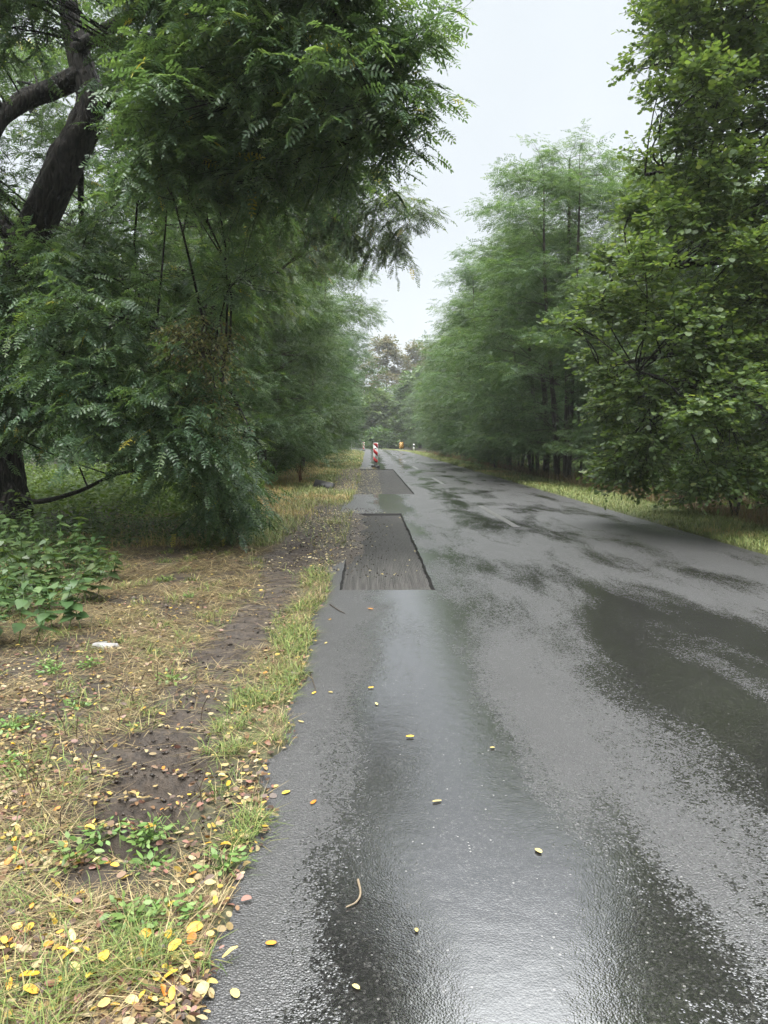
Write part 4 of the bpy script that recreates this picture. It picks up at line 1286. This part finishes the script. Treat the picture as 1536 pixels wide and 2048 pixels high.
strips('verge_grass', 'short green grass along the road edge', x, y, r.uniform(.04, .13, n), r.uniform(.0022, .004, n) * np.clip(y / 4, 1, 2.2), r.uniform(0, 6.28, n), r.uniform(.35, .95, n), r.uniform(.1, .6, n),
       palette(n, GREEN, [3, 3, 2, 2, 1], r), M['tint'])
# far verges, both sides
x1, y1 = sample_xy(60000, -4.6, -.35, 10, 110, 1.5, r)
x2, y2 = sample_xy(75000, 4.95, 7.7, 9, 120, 1.4, r)
x, y = np.concatenate([x1, x2]), np.concatenate([y1, y2])
mu, grs, fo = zones(x, y); xr = x - road_off(y)
kp = (r.random(len(x)) < (1 - .93 * mu) * (1 - .6 * fo)) & ((xr < edge_left(y) + .02) | (xr > 4.95)); x, y, xr = x[kp], y[kp], xr[kp]; n = len(x)
dry = fbm(x, y, .7, N2) + .35 * np.exp(-((xr + 2.9) / .7) ** 2) * (y > 15) - .12 * (xr > 4)
FARG = palette(n, [(.15, .20, .055), (.22, .25, .085), (.29, .28, .11), (.115, .165, .05)], [3, 3, 2, 2], r)
FARD = palette(n, [(.42, .33, .14), (.32, .23, .10), (.36, .33, .11)], [3, 2, 2], r)
isdry = (r.random(n) < sstep(.45, .75, dry))[:, None]
strips('verge_grass', 'yellow green grass of the far verges on both sides', x, y, r.uniform(.06, .20, n) * np.where(xr > 4, .75, 1), r.uniform(.005, .009, n) * np.clip(y / 12, 1, 4), r.uniform(0, 6.28, n), r.uniform(.45, .98, n), r.uniform(.05, .5, n),
       np.where(isdry, FARD, FARG), M['tint'])
# dry stalks and shaded grass at the wood's edge on the right
x, y = sample_xy(26000, 6.5, 9.5, 9, 90, 1.4, r); n = len(x)
strips('dry_grass', 'tall brown dry grass at the foot of the right wood', x, y, r.uniform(.2, .6, n), r.uniform(.005, .009, n) * np.clip(y / 14, 1, 3), r.uniform(0, 6.28, n), r.uniform(.6, 1, n), r.uniform(.05, .4, n),
       palette(n, [(.20, .13, .06), (.14, .085, .045), (.12, .13, .04), (.26, .19, .09)], [3, 3, 3, 1], r), M['tint'])
# leafy ground cover under the left trees
def cover(name, label, x, y, hmax, size, mat, seed):
    r = np.random.default_rng(seed); n = len(x)
    z = gh(x, y) + hmax * r.random(n) ** .7 * np.clip(fbm(x, y, .6, N2) * 1.7 - .2, .1, 1)
    a = r.uniform(0, 6.28, n)
    V, F, I = place(OVAL, np.stack([x, y, z], -1), np.stack([np.cos(a), np.sin(a), r.normal(-.1, .3, n)], -1), Zup + r.normal(0, .4, (n, 3)), size * r.uniform(.6, 1.2, n), r)
    o = link(name, mesh_np(name, V, F, mat, fvar=r.random(n)[I])); tag(o, label, 'undergrowth', kind='stuff')
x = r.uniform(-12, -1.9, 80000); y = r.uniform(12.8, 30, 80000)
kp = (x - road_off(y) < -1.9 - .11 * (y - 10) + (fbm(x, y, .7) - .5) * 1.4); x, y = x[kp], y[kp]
cover('undergrowth', 'low plants growing under the left trees, light from behind painted into their green', x, y, .75, .10, M['lime'], 51)  # paler leaf colour stands in for light coming from the open side behind
x = r.uniform(-9.5, -3.3, 36000); y = r.uniform(26, 95, 36000)
kp = x - road_off(y) < -3.7; x, y = x[kp], y[kp]
cover('undergrowth', 'dark green plants along the foot of the left row', x, y, .9, .22, M['bush'], 52)
x = r.uniform(7.6, 14, 26000); y = r.uniform(10, 90, 26000)
cover('undergrowth', 'dark low plants on the shaded floor of the right wood', x, y, .5, .16, M['oak'], 53)
x, y = sample_xy(16000, -5.8, -2.3, 5, 13, 1.1, r); kq = zones(x, y)[2] > .5; x, y = x[kq], y[kq]
cover('undergrowth', 'small shaded plants among the nettles', x, y, .16, .06, M['nettle'], 54)

# leaf litter: small dry leaflets
def fallen(seed, kind):
    r = np.random.default_rng(seed)
    ln = {'round': .62, 'long': .40, 'pointed': .5}[kind]
    n = 10; V = []
    for i in range(n):
        t_ = i / n * 2 * math.pi
        px = .5 + .5 * math.cos(t_); py = .5 * ln * math.sin(t_) * (1 if kind != 'pointed' else (1.15 - .5 * px))
        V.append((px, py, 0))
    V = np.array(V)
    mid = np.array([(.0, 0, 0), (.33, 0, 0), (.66, 0, 0)])
    cu, be = r.uniform(.4, 1.6), r.uniform(-.6, .9)
    def bend(W):
        W = W.copy(); W[:, 2] = cu * W[:, 1] ** 2 * 1.6 + be * (W[:, 0] - .5) ** 2 + .02 * np.sin(W[:, 0] * 9 + seed); return W
    return bend(V)
FALL = [(fallen(k, kd), np.array([list(range(10))])) for k, kd in enumerate(['round', 'round', 'long', 'pointed', 'long', 'round'])]
x, y = sample_xy(42000, -4.5, -.36, 1.5, 16, 1.9, r)
mu, grs, fo = zones(x, y)
xp = r.uniform(-1.2, .6, 1500); yp = r.uniform(8.0, 15.5, 1500); kk = r.random(1500) < np.clip(1.0 - (xp + .65) * 1.4, .05, 1)
xq = r.uniform(-1.2, .3, 1800); yq = r.uniform(20, 40, 1800)
keep = (r.random(len(x)) < (.35 + .65 * (fbm(x, y, 1.7, N3) > .5)) * (1 - .55 * mu)) & (x < edge_left(y))
nn = [keep.sum(), kk.sum(), len(xq)]
x, y = np.concatenate([x[keep], xp[kk], xq]), np.concatenate([y[keep], yp[kk], yq]); n = len(x)
def surf(x, y):
    z = gh(x, y); xr = x - road_off(y); on = np.full(len(x), -9.0)
    on = np.where((xr > LEFT - .14) & (xr < RIGHT), 0.0, on)
    for a, b_, c, d_ in PITS: on = np.where((xr > a) & (xr < b_) & (y > c) & (y < d_), -PIT_D, on)
    return np.maximum(z, on)
a = r.uniform(0, 6.28, n)
tl = np.where(np.arange(n) < nn[0], .45, .12)[:, None]
size = r.uniform(.014, .036, n) * np.where(np.arange(n) >= nn[0], 1.25, 1) * np.where(np.arange(n) >= nn[0] + nn[1], 1.2, 1)
V, F, I = place(FALL, np.stack([x, y, surf(x, y) + .006 + .012 * r.random(n) * (np.arange(n) < nn[0])], -1), np.stack([np.cos(a), np.sin(a), r.normal(0, .2, n) * tl[:, 0]], -1), Zup + r.normal(0, 1, (n, 3)) * tl, size, r)
cl = palette(n, [(.26, .19, .085), (.14, .08, .04), (.07, .042, .028), (.20, .10, .075), (.38, .27, .06), (.33, .27, .15)], [2.6, 3, 3.4, 1.6, 1.2, 1.5], r)
yl = palette(n, [(.60, .50, .20), (.62, .52, .30), (.45, .36, .10)], [2, 2, 1], r)
cl = np.where((np.arange(n) >= nn[0])[:, None], yl, cl)
tag(link('leaf_litter', mesh_np('leaf_litter', V, F, M['tint_wet'], fcol=cl[I])), 'small dry fallen leaflets scattered over verge and mud', 'leaf litter', kind='stuff')
# rubble and clods in the mud beside the pits
x = np.concatenate([r.uniform(-1.3, .35, 2600), r.uniform(-1.3, .6, 1500)]); y = np.concatenate([r.uniform(8, 16, 2600), r.uniform(20, 38, 1500)])
kp = r.random(len(x)) < np.clip(.9 - (x + .6) * .8, .05, 1); x, y = x[kp], y[kp]
xt, yt_ = sample_xy(26000, -1.6, -.5, 1.8, 13, 1.4, r); kp = r.random(len(xt)) < zones(xt, yt_)[0] * .2; x, y = np.concatenate([x, xt[kp]]), np.concatenate([y, yt_[kp]]); n = len(x)
oct_ = np.array([(1, 0, 0), (-.8, .2, 0), (.1, 1, 0), (0, -.9, .1), (.1, 0, .8), (0, .1, -.6)], float)
of = np.array([(0, 2, 4), (2, 1, 4), (1, 3, 4), (3, 0, 4), (2, 0, 5), (1, 2, 5), (3, 1, 5), (0, 3, 5)])
a = r.uniform(0, 6.28, n)
V, F, I = place([(oct_, of), (oct_ * [1, .7, .8], of)], np.stack([x, y, surf(x, y) + .004], -1), np.stack([np.cos(a), np.sin(a), a * 0], -1), Zup + r.normal(0, .4, (n, 3)), r.uniform(.004, .018, n) * np.where(y > 19, 1.4, 1) * np.where(np.arange(n) >= n - kp.sum(), .75, 1), r)
tag(link('rubble', mesh_np('rubble', V, F, M['tint_wet'], fcol=palette(n, [(.03, .023, .018), (.06, .046, .036), (.09, .075, .06)], [4, 3, 1], r, .3)[I])), 'dark crumbs of asphalt and mud along the milled pits', 'rubble', kind='stuff')

# single yellow leaves
def fall_mat(name, c0, c1):
    m, n_, b_ = mat_new(name)
    oi = nd(n_, 'ShaderNodeObjectInfo'); rp = ramp_node(n_, [(0, c0), (1, c1)]); n_.links.new(oi.outputs['Random'], rp.inputs['Fac'])
    tcx = nd(n_, 'ShaderNodeTexCoord'); tz = nd(n_, 'ShaderNodeTexNoise', Scale=45.0, Detail=3.0); n_.links.new(tcx.outputs['Object'], tz.inputs['Vector'])
    sp = ramp_node(n_, [(.33, (.45, .33, .2)), (.47, (1, 1, 1))]); n_.links.new(tz.outputs['Fac'], sp.inputs['Fac'])
    n_.links.new(mix_col(n_, 1.0, rp.outputs['Color'], sp.outputs['Color'], 'MULTIPLY'), b_.inputs['Base Color'])
    b_.inputs['Roughness'].default_value = .38
    return m
FM = {'yellow': fall_mat('yellow_leaf', (.50, .28, .025), (.56, .39, .06)), 'orange': fall_mat('orange_leaf', (.42, .15, .02), (.48, .22, .035)), 'pale': fall_mat('pale_yellow_leaf', (.42, .33, .10), (.46, .38, .17)), 'brown': fall_mat('brown_leaf', (.10, .045, .025), (.19, .09, .05))}
LM = {}
for cname, mt in FM.items():
    for k, (T, TF) in enumerate(FALL):
        # two halves along the midrib, so that the leaf folds and catches the light
        nV = len(T); mid = T[[0, 5]].mean(0)[None]; mid[0, 2] = T[:, 2].mean() - .02
        Vv = np.vstack([T - [.5, 0, 0], mid - [.5, 0, 0], [(.52, .006, .01), (.52, -.006, .01), (.72, 0, .03)]])
        Ff = np.array([(i, (i + 1) % nV, nV) for i in range(nV)] + [(nV + 1, nV + 2, nV + 3)])
        LM[(cname, k)] = mesh_np('fallen_leaf', Vv, Ff, mt, True)
lab = {'yellow': 'yellow fallen leaf lying on the cut left verge', 'orange': 'orange fallen leaf lying on the cut left verge',
       'pale': 'pale yellow fallen leaf lying on the cut left verge', 'brown': 'dark brown fallen leaf lying on the cut left verge'}
def leaf_obj(u, v, c, k, size, rz, label, group=None, lift=.009, tilt=.0):
    p_ = G(u, v); z = float(surf(np.array([p_[0]]), np.array([p_[1]]))[0])
    o = link('fallen_leaf', LM[(c, k)]); o.location = (p_[0], p_[1], z + lift); o.scale = (size, size, size)
    o.rotation_euler = (r.normal(0, tilt), r.normal(0, tilt), rz)
    return tag(o, label, 'leaf', group)
named = [(104, 1852), (184, 1980), (20, 1995), (60, 1985), (375, 1955), (338, 1978), (292, 1895), (338, 1893), (420, 1792), (430, 1825), (195, 1715), (212, 1702), (460, 1920), (108, 1770), (122, 1800), (160, 1785), (405, 2000), (345, 2013), (210, 1945), (10, 1910), (145, 1893), (390, 1880), (160, 1745), (350, 1920), (30, 1635), (130, 1690), (300, 1660), (325, 1580), (212, 2040)]
for i, (u, v) in enumerate(named):
    c = 'yellow' if i % 4 else 'pale'
    leaf_obj(u, v, c, [3, 0, 2, 5, 4][i % 5], r.uniform(.040, .058), r.uniform(0, 6.28), lab[c], c + ' leaves fallen on the verge', .026, .3)
cnt = 0
while cnt < 125:
    v = 1300 + 740 * r.random() ** .8; u = r.uniform(0, 640 - .24 * (v - 1300))
    p_ = G(u, v)
    if p_[0] > edge_left(p_[1]) - .01: continue
    if fbm(p_[0], p_[1], 1.7, N3) < .42 and r.random() < .6: continue
    c = r.choice(['yellow', 'orange', 'pale', 'brown'], p=[.42, .16, .26, .16])
    leaf_obj(u, v, str(c), int(r.integers(0, 6)), r.uniform(.018, .044), r.uniform(0, 6.28), lab[str(c)], str(c) + ' leaves fallen on the verge', .018, .35)
    cnt += 1
# leaves on the wet asphalt
road_leaves = [(874, 1604, 'pale', 2, .036, 'yellow leaf rimmed by water in the middle of the bright wet track'), (1077, 1704, 'pale', 0, .03, 'round pale leaf right of the bright wet track'),
    (627, 1606, 'orange', 3, .034, 'orange leaf on the grey asphalt by the grass edge'), (542, 1890, 'orange', 5, .028, 'small orange leaf on the asphalt near the bottom verge'),
    (572, 1587, 'yellow', 0, .034, 'yellow leaf just off the grass edge, left of the orange leaf'), (551, 1575, 'pale', 0, .028, 'pale leaf touching the grass edge above the small yellow leaf'),
    (820, 1475, 'yellow', 5, .036, 'yellow leaf at the upper end of the bright wet track'), (985, 1497, 'pale', 0, .022, 'tiny pale leaf right of the upper wet track'),
    (628, 1387, 'yellow', 2, .036, 'yellow leaf beside the thin brown twig'), (661, 1386, 'pale', 0, .026, 'pale leaf on the asphalt right of the thin brown twig'),
    (602, 1445, 'pale', 4, .032, 'pale leaf lying lengthwise at the grass edge'), (742, 1377, 'yellow', 1, .032, 'yellowish leaf in the narrow puddle'), (753, 1409, 'pale', 2, .034, 'pale slim leaf below the narrow puddle'),
    (712, 1977, 'pale', 0, .022, 'pale leaf on the wet asphalt at the bottom of the puddle'), (833, 1863, 'pale', 0, .016, 'small pale leaf right of the dark puddle reflection'),
    (470, 1990, 'pale', 0, .034, 'pale round leaf at the bottom grass edge on the asphalt'), (741, 1219, 'orange', 5, .05, 'orange leaf in front of the first milled pit'),
    (652, 1287, 'pale', 2, .034, 'pale leaf at the road edge above the grass tongue'), (660, 1240, 'yellow', 4, .04, 'yellow leaf at the road edge before the first milled pit')]
for (u, v, c, k, s, lb_) in road_leaves:
    o = leaf_obj(u, v, c, k, s * 1.15, r.uniform(0, 6.28), lb_, None, .006, .03); o.scale.z *= .3

# ------------------------------------------------------------------ misty air
hb = MB(); hb.box(-440, 440, -80, 640, -2.0, 26)
hz_o = hb.build('haze', None)
m = bpy.data.materials.new('mist'); m.use_nodes = True; n = m.node_tree; n.nodes.clear()
mo = n.nodes.new('ShaderNodeOutputMaterial'); pv = n.nodes.new('ShaderNodeVolumePrincipled')
pv.inputs['Color'].default_value = (.93, .96, .97, 1); pv.inputs['Density'].default_value = .0006; pv.inputs['Anisotropy'].default_value = .2
n.links.new(pv.outputs[0], mo.inputs['Volume'])
hz_o.data.materials.append(m)
tag(hz_o, 'thin mist hanging over the road', 'mist', kind='stuff')
